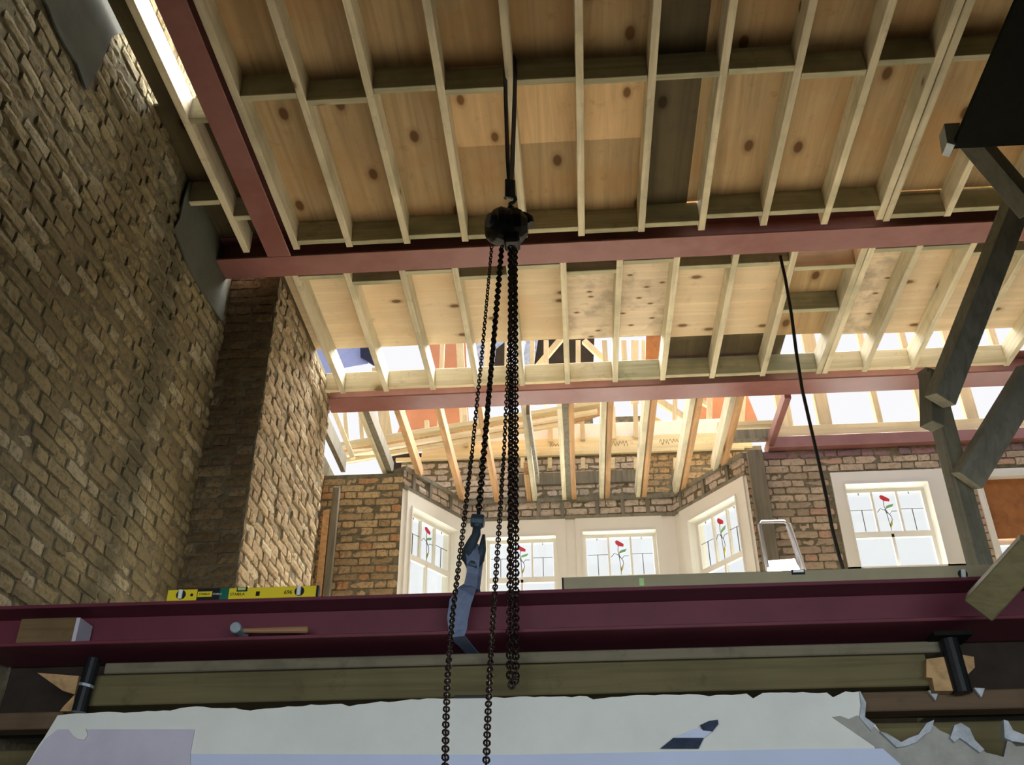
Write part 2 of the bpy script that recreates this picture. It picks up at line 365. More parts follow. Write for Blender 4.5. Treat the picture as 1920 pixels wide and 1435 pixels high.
# alcove wall beyond the breast and back wall left of the bay
BAYL0, BAYL1, BAYR0, BAYR1 = Vector((-1.6, 8.48, 0)), Vector((-1.08, 9.35, 0)), Vector((1.05, 9.35, 0)), Vector((1.66, 8.46, 0))
m = MB(); m.box(XL, -1.6, 8.48, 8.75, -1.4, 4.26); wb = m.obj('wall_back', M['brick_mortar']); struct(wb)
brickwall(wb, (XL, 8.48, 0), (1, 0, 0), (0, -1, 0), 0, .78, 2.8, 4.25, M['brick_gold'], seed=7)
brickwall(wl, (XL, 0, 0), (0, 1, 0), (1, 0, 0), 7.17, 8.46, 2.6, 4.3, M['brick_gold'], seed=8, limit=0)

# ---- bay: three faces with openings
def face_frame(a, b, inward):
    U = (b-a).normalized(); n = Vector((U.y, -U.x, 0))
    if n.dot(inward) < 0: n = -n
    return U, n
def slab(mb, P0, U, n, u0, u1, z0, z1, t=.25):
    """box on a wall plane: u0..u1, z0..z1, thickness t behind"""
    p = [P0+U*u0, P0+U*u1]; vs = []
    for z in (z0, z1):
        for q in p:
            for off in (0, t): w = q-n*off; vs.append((w.x, w.y, z))
    mb.add(vs, [(0, 2, 3, 1), (4, 5, 7, 6), (0, 4, 6, 2), (1, 3, 7, 5), (0, 1, 5, 4), (2, 6, 7, 3)]); return mb
IN = Vector((0, -1, 0))
wby = empty('wall_bay', (0, 9.35, 1.1), None, None, kind='structure')
def bayface(a, b, holes, z_top, seed, name, bricks_z0=4.09, mt=None, jambs=True):
    U, n = face_frame(a, b, IN); Ln = (b-a).length; mb = MB()
    us = [0]+[x for h in holes for x in h[:2]]+[Ln]
    zb, zt = (holes[0][2], holes[0][3]) if holes else (0, 0)
    slab(mb, a, U, n, 0, Ln, -1.4, zb); slab(mb, a, U, n, 0, Ln, zt, z_top)
    for i in range(0, len(us), 2):
        if us[i+1]-us[i] > .005: slab(mb, a, U, n, us[i], us[i+1], zb, zt)
    o = mb.obj(name, M['brick_mortar'], wby)
    brickwall(o, a, U, n, 0.02, Ln-.02, bricks_z0, z_top, mt or M['brick_pale'], seed=seed, C=.078, proud=.01) if False else None
    return o, U, n, Ln
CAS = {}
# central face
def sash_window(idx, a, U, n, u0, u1, z0, z1, casing, transom, cols, label, motif=True, lowbars=1, depth=.07, flip=False, topglass=None):
    """casing, sash frame, glazing bars, lead lines, glass panes and a tulip motif on a wall plane"""
    def pt(u, z, o=0): p = a+U*u+n*o; return Vector((p.x, p.y, z))
    e = empty('window_%d' % idx, pt((u0+u1)/2, z0), label, None, kind='structure')
    c = MB()
    def rect(mb, ua, ub, za, zb, o0, o1):
        vs = [pt(u, z, o) for z in (za, zb) for o in (o0, o1) for u in (ua, ub)]
        mb.add(vs, [(0, 2, 3, 1), (4, 5, 7, 6), (0, 1, 5, 4), (2, 6, 7, 3), (0, 4, 6, 2), (1, 3, 7, 5)])
    cl, cr, ct, cb = casing
    g0, g1, h0, h1 = u0+cl, u1-cr, z0+cb, z1-ct
    rect(c, u0, u1, h1, z1, -.02, .02); rect(c, u0, g0, z0, h1, -.02, .02); rect(c, g1, u1, z0, h1, -.02, .02); rect(c, u0, u1, z0, h0, -.02, .02)
    for q in ((g0-.012, g0, h0, h1), (g1, g1+.012, h0, h1), (g0-.012, g1+.012, h1, h1+.012)):  # moulding bead, proud
        rect(c, q[0], q[1], q[2], q[3], .02, .034)
    # reveal lining going back into the wall
    for q in ((g0-.04, g0, h0, h1), (g1, g1+.04, h0, h1)): rect(c, *q, -.17, -.021)
    rect(c, g0-.04, g1+.04, h1, h1+.04, -.17, -.021)
    c.obj('window_frame', M['white_paint'], e)
    s = MB(); f = .032; so, si = -depth-.03, -depth
    for za, zb in ((transom, h1), (h0, transom)):
        rect(s, g0+f, g1-f, zb-f, zb, so, si); rect(s, g0+f, g1-f, za, za+f*.8, so, si); rect(s, g0, g0+f, za, zb, so, si); rect(s, g1-f, g1, za, zb, so, si)
    s.obj('sash', M['white_paint'], e)
    iu0, iu1 = g0+f, g1-f; w = (iu1-iu0)/cols
    for k in range(1, cols):
        b = MB(); rect(b, iu0+k*w-.010, iu0+k*w+.010, transom+f*.8, h1-f, so, si); b.obj('glazing_bar', M['white_paint'], e)
    for k in range(1, lowbars+1):
        b = MB(); uu = iu0+(iu1-iu0)*k/(lowbars+1); rect(b, uu-.012, uu+.012, h0, transom, so, si); b.obj('glazing_bar', M['white_paint'], e)
    gz = -depth-.015
    for k in range(cols):
        b = MB(); rect(b, iu0+k*w+.010, iu0+(k+1)*w-.010, transom+f*.8, h1-f, gz-.002, gz+.002); pn = b.obj('pane', M['glass'], e)
        if k == cols//2: mid = pn
        if k != cols//2 or not motif:
            l = MB(); mu = iu0+(k+.5)*w; mz = (transom+h1)/2+.02
            rect(l, mu-.0035, mu+.0035, transom+f, mz, gz+.002, gz+.008); rect(l, iu0+k*w+.010, iu0+(k+1)*w-.010, mz-.0025, mz+.0025, gz+.002, gz+.006)
            rect(l, mu-.004, mu+.004, h1-f-.02, h1-f, gz+.002, gz+.008)
            l.obj('lead_line', M['lead'], pn)
    b = MB(); rect(b, iu0, iu1, h0+f, transom, gz-.002, gz+.002); b.obj('pane', M['glass'], e)
    if motif:
        mu = iu0+(cols//2+.5)*w; H = h1-f-(transom+f); t = h1-f; sx = -1 if flip else 1; q = w*.42
        P = lambda x, y: pt(mu+sx*x*q, t-y*H, gz+.004)
        r = MB(); r.poly([P(-.45, .10), (P(-.25, .07)), P(.1, .12), P(.45, .18), P(.4, .25), P(-.1, .23), P(-.4, .17)], n*.006); r.obj('flower_petal', M['red_glass'], mid)
        g = MB(); g.poly([P(-.15, .44), P(.0, .36), P(.35, .33), P(.75, .31), P(.55, .39), P(.1, .42)], n*.006); g.obj('leaf', M['green_glass'], mid)
        y = MB(); y.poly([P(-.05, .90), P(0, .82), P(.28, .74), P(.25, .83), P(.05, .92)], n*.006); y.obj('bud', M['yellow_glass'], mid)
        l = MB(); st = lambda pts: l.tube([P(*p)+n*.004 for p in pts], .0035, 5)
        st([(-.15, .2), (-.2, .36), (-.05, .5), (.25, .62), (.3, .72), (.05, .82), (-.02, 1.0)]); st([(-.95, .52), (-.6, .42), (-.2, .47), (0, .55)]); st([(.9, .5), (.4, .50), (.15, .58)]); st([(-.2, .44), (-.1, .55), (0, .95)])
        l.obj('stem_lead', M['lead'], mid)
    return e
Uc, nc_ = face_frame(BAYL1, BAYR0, IN)
def uz(px, py, a, U, n):
    p = atP(px, py, a, n); return ((p-a).dot(U), p.z)
ho = []
bz0, bz1 = 2.3, 4.10
# white timber lining of the bay carries the windows; brick lintel courses above it
def bay_side(a, b, wins, seed, nm, brickrows):
    U, n = face_frame(a, b, IN); Ln = (b-a).length
    mb = MB(); prev = 0
    for w in wins: slab(mb, a, U, n, prev, w[0], bz0, bz1, .2); prev = w[1]
    slab(mb, a, U, n, prev, Ln, bz0, bz1, .2); mb.obj('panelling', M['white_paint'], wby)
    mb = MB(); slab(mb, a, U, n, 0, Ln, -1.4, bz0); mb.obj('bay_plinth', M['white_paint'], wby)
    mb = MB(); slab(mb, a, U, n, 0, Ln, bz1, 4.33); sp = mb.obj('brick_backing', M['brick_mortar'], wby)
    for w in wins: CAS[w[2]] = (a, U, n, w[0], w[1])
    brickwall(wby, a, U, n, .0, Ln, 4.135, 4.30, M['brick_pale'], seed=seed, C=.082, hgt=.068, limit=300, proud=.012)
    # timber fixing plate under and over the courses, with upright plugs
    pl = MB(); slab(pl, a+n*.03, U, n, .0, Ln, 4.29, 4.33, .05); pl.obj('wall_plate', M['grey_timber'], wby)
    pl = MB(); slab(pl, a+n*.022, U, n, .0, Ln, 4.095, 4.13, .04); pl.obj('batten', M['grey_timber'], wby)
    k = 0
    rr = random.Random(seed)
    x = .12
    while x < Ln-.05:
        pl = MB(); slab(pl, a+n*.024, U, n, x, x+.04, 4.13, 4.29, .04); pl.obj('upright_plug', M['grey_timber'], wby); x += rr.uniform(.24, .36)
Ll = (BAYL1-BAYL0).length; Lr = (BAYR1-BAYR0).length; Lc = (BAYR0-BAYL1).length
bay_side(BAYL0, BAYL1, [(.06, Ll-.04, 1)], 21, 'l', 2)
bay_side(BAYL1, BAYR0, [(.12, 1.02, 2), (1.12, 2.00, 3)], 22, 'c', 2)
bay_side(BAYR0, BAYR1, [(.10, Lr-.03, 4)], 23, 'r', 2)
a, U, n, u0, u1 = CAS[1]; sash_window(1, a, U, n, u0, u1, bz0, bz1, (.07, .12, .16, .05), 3.50, 3, 'canted bay window on the left with a pale red tulip pane')
a, U, n, u0, u1 = CAS[2]; sash_window(2, a, U, n, u0, u1, bz0, bz1, (.09, .10, .19, .05), 3.49, 3, 'left of the two straight bay windows, half behind the chains')
a, U, n, u0, u1 = CAS[3]; sash_window(3, a, U, n, u0, u1, bz0, bz1, (.07, .07, .16, .05), 3.48, 3, 'right of the two straight bay windows with a red tulip pane')
a, U, n, u0, u1 = CAS[4]; sash_window(4, a, U, n, u0, u1, bz0, bz1, (.13, .13, .16, .05), 3.42, 3, 'canted bay window on the right with red tulip and green leaf')
# right back wall with window 5 and window 6
R0 = Vector((1.66, 8.46, 0)); UX = Vector((1, 0, 0)); NI = Vector((0, -1, 0))
w5 = (2.43-1.66, 3.46-1.66); w6 = (3.72-1.66, 4.75-1.66)
m = MB(); slab(m, R0, UX, NI, 0, 3.6, -1.4, 2.6); slab(m, R0, UX, NI, 0, 3.6, 4.08, 4.33)
for q in ((0, w5[0]), (w5[1], w6[0]), (w6[1], 3.6)): slab(m, R0, UX, NI, q[0], q[1], 2.6, 4.08)
wr = m.obj('wall_back_right', M['brick_mortar']); struct(wr)
def rok(u, z): return not ((w5[0]-.01 < u < w5[1]+.01 or w6[0]-.01 < u < w6[1]+.01) and z < 4.09)
brickwall(wr, R0, UX, NI, .0, 3.0, 2.85, 4.33, M['brick_right'], ok=rok, seed=31, bond='flemish', C=.0735, matf=lambda c: M['brick_red'] if c.z > 4.245 else M['brick_right'])
sash_window(5, R0, UX, NI, w5[0], w5[1], 2.95, 4.08, (.11, .17, .13, .2), 3.50, 3, 'tall white window on the right with red tulip pane', lowbars=1, depth=.1)
e6 = sash_window(6, R0, UX, NI, w6[0], w6[1], 2.7, 4.06, (.05, .05, .08, .08), 3.38, 1, 'window at the right edge, its top boarded in brown', motif=False, lowbars=0, depth=.08)
m = MB(); slab(m, R0-NI*.045, UX, NI, w6[0]+.05, w6[1]-.05, 3.40, 3.985, .015); m.obj('brown_board', M['brown_board'], e6)

# ================================================================= STEELWORK
def ibeam_x(name, x0, x1, yc, w, z0, h, tf, tw, m_, label, cat='steel beam', group=None):
    mb = MB(); mb.box(x0, x1, yc-w/2, yc+w/2, z0, z0+tf); mb.box(x0, x1, yc-w/2, yc+w/2, z0+h-tf, z0+h); mb.box(x0, x1, yc-tw/2, yc+tw/2, z0+tf, z0+h-tf)
    return tag(mb.obj(name, m_, bevel=.002), label, cat, group)
def ibeam_y(name, xc, y0, y1, w, z0, h, tf, tw, m_, label):
    mb = MB(); mb.box(xc-w/2, xc+w/2, y0, y1, z0, z0+tf); mb.box(xc-w/2, xc+w/2, y0, y1, z0+h-tf, z0+h); mb.box(xc-tw/2, xc+tw/2, y0, y1, z0+tf, z0+h-tf)
    return tag(mb.obj(name, m_, bevel=.002), label, 'steel beam')
ibeam_x('steel_beam', XL, 5.2, 5.26, .215, 4.268, .203, .014, .01, M['steel'], 'red painted roof steel nearer the camera, just above the chain hoist')
ibeam_x('steel_beam', -2.04, 5.2, 7.175, .235, 4.268, .203, .014, .01, M['steel'], 'red painted roof steel farther back, between deck and bay joists')
ibeam_y('steel_beam', -1.915, 1.4, 5.15, .16, 4.268, .19, .012, .01, M['steel'], 'dark red steel running lengthwise beside the left brick wall')
m = MB(); m.box(1.9, 5.2, 8.38, 8.62, 4.335, 4.45); tag(m.obj('steel_lintel', M['steel'], bevel=.003), 'pink red steel lintel lying on the brick wall above the right windows', 'steel beam')
m = MB(); m.bar((1.88, 7.31, 4.29), (1.92, 8.37, 4.40), .055, .09); tag(m.obj('steel_tie', M['steel'], bevel=.003), 'thin red steel tie between the farther roof steel and the right lintel', 'steel tie')
# the loose beam being lifted
BY0, BY1, BZ0, BZ1 = 3.66, 3.945, 1.148, 1.313
ibeam_x('lifted_steel_beam', XL+.02, 2.6, (BY0+BY1)/2, BY1-BY0, BZ0, BZ1-BZ0, .014, .012, M['steel_dark'], 'long dark maroon steel beam across the foreground, slung from the hoist')

# ================================================================= JOISTS AND NOGGINS
NX = [-1.79, -1.425, -1.03, -.635, -.235, .149, .548, .948, 1.355, 1.755, 2.11, 2.16, 2.548, 2.95, 3.35]
def joist(x, y0, y1, label, group, m_=None, w=.045, z0=ZJ, z1=ZP, name='joist', dx=0):
    mb = MB(); k = 7; vs = []
    rr = random.Random(int(x*1000+y0*77)); bow = rr.uniform(-.006, .006)
    for i in range(k+1):
        t = i/k; y = y0+(y1-y0)*t; o = bow*math.sin(math.pi*t)+dx*t
        vs += [(x-w/2+o, y, z0), (x+w/2+o, y, z0), (x+w/2+o, y, z1), (x-w/2+o, y, z1)]
    fs = [(3, 2, 1, 0), (4*k, 4*k+1, 4*k+2, 4*k+3)]
    for i in range(k):
        for j in range(4): fs.append((4*i+j, 4*i+(j+1) % 4, 4*i+4+(j+1) % 4, 4*i+4+j))
    mb.add(vs, fs); return tag(mb.obj(name, m_ or M['joist'], bevel=.003), label, 'joist', group)
i = 0
GN = 'joists of the near ceiling bay'
joist(-2.14, 1.4, 5.13, 'pale joist between the left brick wall and the lengthwise red steel', GN)
for k, x in enumerate(NX):
    joist(x, 1.4, 5.125+.01*math.sin(k*3), 'near bay joist, %s to the right of the lengthwise steel' % ORD[k], GN)
MX = [(-1.88, -1.88), (-1.51, -1.51), (-1.115, -1.115), (-.742, -.742), (-.36, -.36), (.018, .018), (.414, .414), (.808, .808), (1.215, 1.215), (1.615, 1.63), (2.085, 2.085), (2.138, 2.138), (2.46, 2.46), (2.82, 2.84), (3.22, 3.22), (3.6, 3.6)]
for k, (x, x2) in enumerate(MX):
    joist(x, 5.385, 7.03, 'pale joist of the middle ceiling bay, %s from the chimney breast' % ORD[k], 'joists of the middle ceiling bay', dx=x2-x)
def noggin(x0, x1, y, label, group, m_=None, z0=ZJ, z1=ZP, w=.045):
    mb = MB(); mb.box(x0, x1, y-w/2, y+w/2, z0, z1); return tag(mb.obj('noggin', m_ or M['noggin'], bevel=.003), label, 'noggin', group)
yy = [3.79, 3.85, 3.79, 3.83, 3.79, 3.81, 3.81, 3.80, 3.86, 3.80, None, 3.80, 3.80, 3.8]
for k in range(len(NX)-1):
    a, b = NX[k]+.023, NX[k+1]-.023
    if b-a < .1: continue
    noggin(a, b, yy[k] or 3.8, 'near bay middle row noggin between %s and %s joists' % (ORD[k], ORD[k+1]), 'noggins in the middle row of the near bay', z0=ZJ+.003)
    noggin(a, b, 5.0 if k in (7, 8, 9) else 5.06+.03*(k % 2), 'noggin before the nearer roof steel, %s to %s joist' % (ORD[k], ORD[k+1]), 'noggins along the nearer roof steel', z0=ZJ+.004)
noggin(-2.117, -2.0, 3.93, 'short noggin beside the lengthwise steel at the edge of the open strip', 'short noggins by the left wall')
noggin(-2.117, -2.0, 4.78, 'short noggin in the dark strip right of the wall joist', 'short noggins by the left wall')
noggin(-2.37, -2.165, 4.62, 'short noggin tying the wall joist to the render patch', 'short noggins by the left wall')
for k in range(len(MX)-1):
    a, b = MX[k][1]+.023, MX[k+1][1]-.023
    if b-a < .1: continue
    noggin(a, b, 6.985, 'noggin before the farther roof steel, %s to %s joist' % (ORD[k], ORD[k+1]), 'noggins along the farther roof steel', M['noggin_pale'] if k < 6 or k > 10 else M['noggin'], z0=ZJ+.008*(k % 2))
    a, b = MX[k][0]+.023, MX[k+1][0]-.023
    noggin(a, b, 5.60 if k == 9 else 5.44 if k in (0, 2, 4, 6, 11, 12) else 5.53, 'noggin behind the nearer roof steel, %s to %s joist' % (ORD[k], ORD[k+1]), 'noggins behind the nearer roof steel')
noggin(-2.03, -1.905, 6.985, 'short pale noggin between the chimney breast and the first middle joist', 'noggins along the farther roof steel', M['noggin_pale'])
noggin(1.645, 2.06, 6.13, 'deep noggin boxing in the ply above the hanging cable', 'odd noggin of the middle bay', z0=ZJ+.01)
# plywood deck sheets
def sheet(x0, x1, y0, y1, m_, label, group, z=ZP, t=.018, name='plywood_sheet'):
    mb = MB(); mb.box(x0, x1, y0, y1, z, z+t); return tag(mb.obj(name, m_), label, 'plywood', group)
G1 = 'plywood sheets over the near bay'; G2 = 'plywood sheets over the middle bay'
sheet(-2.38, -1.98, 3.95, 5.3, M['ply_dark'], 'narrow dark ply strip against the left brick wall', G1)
sheet(-2.335, -2.165, 1.38, 3.95, M['ply_dark'], 'narrow ply strip added to cut skylight between the wall joist and the left brick wall, at the top', G1)  # added strip narrows the opening, so less skylight spills on the wall
sheet(-1.85, -.635, 3.80, 5.3, M['ply_near'], 'tan plywood sheet over the left of the near bay, by the left steel', G1)
sheet(-1.85, -.635, 1.38, 3.80, M['ply_near'], 'shaded plywood sheet at the top left of the ceiling', G1)
sheet(-.635, .548, 4.42, 5.3, M['ply_near'], 'plywood strip directly above the hoist, next to the nearer steel', G1)
sheet(-.635, .548, 3.80, 4.42, M['ply_lit'], 'plywood piece with knots around the hoist sling, coloured bright as the lit band', G1)
sheet(-.635, .548, 1.38, 3.80, M['ply_near'], 'plywood sheet at the top centre of the ceiling', G1)
sheet(.548, .86, 1.38, 5.3, M['ply_dark'], 'dark stained plywood strip right of centre in the near bay', G1)
sheet(.86, 1.755, 3.80, 5.03, M['ply_near'], 'plywood sheet with one big ringed knot, right of the dark strip', G1)
sheet(1.755, 2.95, 3.80, 5.03, M['ply_near'], 'plywood sheet behind the doubled near joists', G1)
sheet(.86, 2.136, 1.38, 3.80, M['ply_near'], 'plywood sheet at the top right of the ceiling', G1)
sheet(2.136, 5.2, 1.38, 3.80, M['ply_near'], 'plywood sheet behind the dark gantry beam', G1)
sheet(2.95, 5.2, 3.80, 5.3, M['ply_near'], 'plywood sheet at the far right of the near bay', G1)
sheet(2.20, 2.95, 5.04, 5.3, M['ply_near'], 'small plywood infill above the right end of the nearer steel', G1)
sheet(-2.15, -.742, 5.3, 6.60, M['ply_mid'], 'cream plywood sheet over the middle bay beside the chimney breast', G2)
sheet(-.742, .018, 5.3, 6.60, M['ply_mid'], 'clean cream plywood sheet behind the chains', G2)
sheet(.018, .808, 5.3, 6.61, M['ply_grime'], 'grimy plywood sheet with rows of oval knots', G2)
sheet(.808, 1.615, 5.3, 6.64, M['ply_mid'], 'tan plywood sheet right of the grimy one', G2)
sheet(1.615, 2.138, 5.56, 6.68, M['ply_near'], 'plywood in the boxed opening by the hanging cable', G2)
sheet(2.138, 2.46, 5.3, 6.71, M['ply_grime'], 'narrow streaky grey plywood strip right of the doubled middle joists', G2)
sheet(2.46, 5.2, 5.3, 6.72, M['ply_mid'], 'plywood sheet at the far right of the middle bay', G2)
sheet(.79, 1.80, 6.66, 7.06, M['ply_dark'], 'dark felt covered board closing the deck gap right of centre', G2, z=ZP+.03, name='dark_board')
m = MB(); m.box(.9, 2.2, 4.9, 5.9, 4.80, 4.82); tag(m.obj('orange_board', M['orange']), 'orange boarding glimpsed above the nearer steel on the right', 'board')

# ================================================================= FAR BAY JOISTS AND OLD RAFTERS
G3 = 'joists running to the bay wall'
def wallend(x):
    if x < -1.6: return 8.60
    if x < -1.08: return 8.50+(x+1.6)/.52*.87+.06
    if x < 1.05: return 9.42
    if x < 1.66: return 9.42-(x-1.05)/.61*.89
    return 8.55
new = [(-1.80, 'pale joist to the back wall left of the bay, first from the chimney breast'), (-.37, 'pale joist to the bay wall just left of the thick chains'), (-.06, 'pale joist to the bay wall just right of the thick chains'), (.325, 'pale joist landing between the two straight bay windows'), (.70, 'pale joist landing over the right straight bay window'), (1.09, 'pale joist landing at the right corner of the bay'), (1.43, 'notched pale joist landing on the right canted wall')]
for x, l in new: joist(x, 7.3, wallend(x), l, G3)
old = [(-1.75, 'grey old rafter tight beside the leftmost pale bay joist'), (-1.48, 'rough sawn orange rafter landing on the left canted wall'), (-1.12, 'rough sawn orange rafter landing at the left corner of the bay'), (-.76, 'rough sawn orange rafter behind the hook chain'), (-.422, 'orange rafter stub beside the thick chains'), (.042, 'orange rafter right of the thick chains'), (.385, 'orange rafter paired with the joist between the straight windows'), (.76, 'orange rafter paired with the joist over the right straight window'), (1.15, 'orange rafter paired with the joist at the right bay corner'), (1.50, 'orange rafter paired with the notched joist')]
for k, (x, l) in enumerate(old): joist(x, 7.3 if k != 4 else 8.7, wallend(x), l, 'old orange rafters over the bay', M['rafter'] if k else M['grey_timber'], w=.05, z1=ZP-.03, name='rafter')
joist(-.012, 7.3, wallend(0), 'grey weathered joist beside the pale one right of the thick chains', 'old orange rafters over the bay', M['grey_timber'], w=.05, z1=ZP)
m = MB(); a = atY(988, 770, 7.6); b = atY(992, 885, 8.6); m.bar((-.335, 7.4, 4.30), (-.31, 8.75, 4.29), .03, .13); tag(m.obj('hanging_board', M['grey_timber']), 'grey board offcut nailed to the joist right of the thick chains', 'board')
joist(-2.20, 7.3, 8.5, 'dark trimmer joist against the wall beyond the chimney breast', G3, M['grey_timber'])

# ---- roof framing above and behind the bay
YG = 9.65
def pbar(p0, p1, y, w, h, name, m_, label, cat='timber', group=None, up=(0, -1, 0), y1=None):
    mb = MB(); mb.bar(atY(*p0, y), atY(*p1, y1 or y), w, h, up=up); return tag(mb.obj(name, m_, bevel=.002), label, cat, group)
m = MB(); m.box(-1.85, 2.1, YG, YG+.25, 4.40, 5.02); wg = m.obj('wall_gable', M['brick_mortar']); struct(wg)
def gok(u, z):
    x = u-1.85
    q = proj(Vector((x, YG, z)))
    return not (q[0] < 835 or (q[0] > 1330 and q[1] < 900))
m.v = []; m.f = []
brickwall(wg, (-1.85, YG, 0), UX, NI, .0, 3.9, 4.50, 5.02, M['brick_pale'], seed=41, matf=lambda c: M['brick_earth'] if c.x > .75 else M['brick_pale'])
# broad header boards
GH = 'long horizontal boards above the gable bricks'
m = MB(); m.box(-1.62, 2.0, YG-.06, YG-.01, 4.99, 5.17); tag(m.obj('header_board', M['rail'], bevel=.003), 'long pale header board with pencil scribbles above the bay', 'board', GH)
m = MB(); m.box(-1.35, 1.75, YG-.03, YG+.02, 5.17, 5.36); tag(m.obj('fascia_board', M['white_paint'], bevel=.003), 'white faced board on top of the pale header board', 'board', GH)
m = MB(); m.box(-1.9, 1.9, YG-.10, YG-.06, 4.945, 4.985); tag(m.obj('ledger_rail', M['rail'], bevel=.003), 'thin pale ledger rail under the header board', 'board', GH)
m = MB(); m.box(-.55, .80, YG-.05, YG, 4.62, 4.76); tag(m.obj('grey_lintel', M['grey_timber'], bevel=.003), 'grey timber lintel set in the gable bricks above the bay', 'lintel')
rs = random.Random(5); sc = MB()
for x0 in (-.2, .45, 1.0):
    for j in range(6):
        x = x0+j*.035; sc.tube([(x, YG-.062, 5.07+rs.uniform(-.02, .02)), (x+.015, YG-.062, 5.11), (x+.03, YG-.062, 5.06+rs.uniform(-.02, .02))], .0025, 4)
hb = [o for o in COL.objects if o.name.startswith('header_board')][0]
sc.obj('pencil_scribble', M['ink'], hb)
for k, (px, y0, y1) in enumerate([(1031, 785, 830), (1091, 775, 826), (1149, 763, 824), (1191, 757, 822), (872, 780, 838), (800, 790, 838)]):
    pbar((px, y0), (px+2, y1), YG-.09, .05, .045, 'stud', M['joist_z'], 'short stud above the header board, %s of six from the left' % ORD[[2, 3, 4, 5, 1, 0][k]], 'stud', 'short studs above the header board')
for k, px in enumerate([980, 1031, 1093, 1149, 1192, 1266]):
    pbar((px, 860), (px, 880), YG-.10, .045, .05, 'stub', M['rail'], 'sawn timber stub under the ledger rail, %s from the left' % ORD[k], 'timber stub', 'timber stubs under the ledger rail')
def ppoly(pxs, y, t, name, m_, label, cat):
    mb = MB(); mb.poly([atY(px, py, y) for px, py in pxs], (0, t, 0)); return tag(mb.obj(name, m_), label, cat)
zpl = atY(900, 728, 10).z; m = MB(); m.box(-3.0, 5.2, 9.97, 10.1, zpl-.05, zpl+.05); tag(m.obj('roof_plate', M['rail']), 'roof plate hidden behind the farther roof steel carrying the far studs', 'timber')
# sloping doubled rails on the left
GS = 'sloping rails rising left to right behind the farther steel'
pbar((632, 838), (1125, 757), 9.25, .05, .09, 'sloping_rail', M['rail'], 'upper sloping pale rail rising to the right under the farther steel', 'rail', GS)
pbar((640, 855), (1120, 772), 9.18, .04, .05, 'sloping_rail', M['noggin_pale'], 'lower rounded sloping rail under the upper one', 'rail', GS)
pbar((645, 866), (1060, 795), 9.30, .04, .04, 'sloping_rail', M['rail'], 'lowest thin sloping rail meeting the header board', 'rail', GS)
ppoly_d = MB(); ppoly_d.poly([atY(px, py, 9.36) for px, py in [(634, 842), (1125, 760), (1125, 778), (1060, 797), (650, 868)]], (0, .03, 0)); tag(ppoly_d.obj('rail_backing', M['rafter']), 'brown board behind the sloping pale rails', 'board')
pbar((655, 850), (705, 846), 9.2, .03, .10, 'cross_piece', M['noggin_pale'], 'short pale cross piece over the left back wall', 'timber')
# uprights on the left and framing seen through the deck gap
GU = 'tall uprights of the new roof frame'
ups = [((612, 735), (662, 860), 8.7, .05, 'leaning pale upright beside the chimney breast corner'), ((708, 690), (730, 850), YG, .13, 'wide orange pale post behind the left bay joists'),
 ((647, 770), (652, 830), 9.4, .045, 'thin upright at the left edge of the open frame'), ((676, 770), (680, 828), 9.4, .045, 'second thin upright left of the wide post'),
 ((830, 640), (824, 800), 10.0, .055, 'white lit stud in front of the orange boarding'), ((862, 640), (870, 800), 10.0, .09, 'yellowish stud right of the orange boarding'),
 ((915, 640), (912, 760), 10.0, .075, 'white lit stud left of the thick chains'), ((949, 640), (948, 760), 10.0, .035, 'narrow stud hidden close to the thick chains'),
 ((998, 640), (997, 760), 10.0, .055, 'white lit stud right of the thick chains'), ((1024, 640), (1024, 760), 10.0, .06, 'stud left of the dark roof void'),
 ((1084, 640), (1084, 760), 10.0, .06, 'stud right of the dark roof void'), ((1133, 640), (1140, 760), 10.0, .06, 'stud before the centre right joist'), ((1169, 640), (1172, 700), 10.0, .065, 'pale stud with a pinkish mark'),
 ((1190, 640), (1190, 760), 10.0, .09, 'broad cream stud near the brown board'), ((1206, 640), (1206, 760), 10.0, .05, 'cream stud touching the brown board'),
 ((1266, 745), (1264, 816), YG+.05, .05, 'stud between sloping braces right of centre'), ((1331, 745), (1329, 816), YG+.05, .06, 'stud in front of the red boarding'), ((1392, 745), (1388, 815), YG-.2, .07, 'stud beside the notched joist')]
for p0, p1, y, w, l in ups: pbar(p0, p1, y, w, .05, 'upright', M['joist_z'], l, 'stud', GU)
GD = 'sloping braces of the far roof'
for p0, p1, y, w, l in [((998, 700), (1052, 636), 10.2, .07, 'brace rising right across the dark roof void'), ((1095, 640), (1140, 682), 10.2, .07, 'brace falling right beyond the deck gap'),
    ((1225, 745), (1300, 795), 10.1, .08, 'upper pale brace falling to the right of the bay joists'), ((1212, 780), (1262, 812), 10.3, .09, 'reddish brace low behind the right bay joists'), ((1290, 740), (1330, 762), 10.1, .05, 'short thin brace under the farther steel'),
    ((790, 925), (838, 868), 10.1, .17, 'dark brown brace over the left canted wall')]:
    pbar(p0, p1, y, w, .06, 'brace', M['rafter'] if 'reddish' in l else (M['dark_void'] if 'dark brown' in l else M['joist_z']), l, 'brace', GD)
def ppoly(pxs, y, t, name, m_, label, cat):
    mb = MB(); mb.poly([atY(px, py, y) for px, py in pxs], (0, t, 0)); return tag(mb.obj(name, m_), label, cat)
ppoly([(800, 610), (872, 610), (880, 812), (745, 812), (760, 770), (795, 700)], 10.4, .03, 'orange_boarding', M['orange'], 'orange boarding beyond the left bay joists', 'board')
ppoly([(1300, 700), (1385, 700), (1430, 812), (1300, 812)], 10.4, .03, 'red_boarding', M['orange'], 'brick red boarding beyond the right bay joists', 'board')
ppoly([(560, 600), (600, 720), (645, 690), (690, 682), (715, 610)], 9.9, .02, 'blue_sheet', M['blue_sheet'], 'blue sheeting hanging beyond the deck gap on the left', 'sheeting')
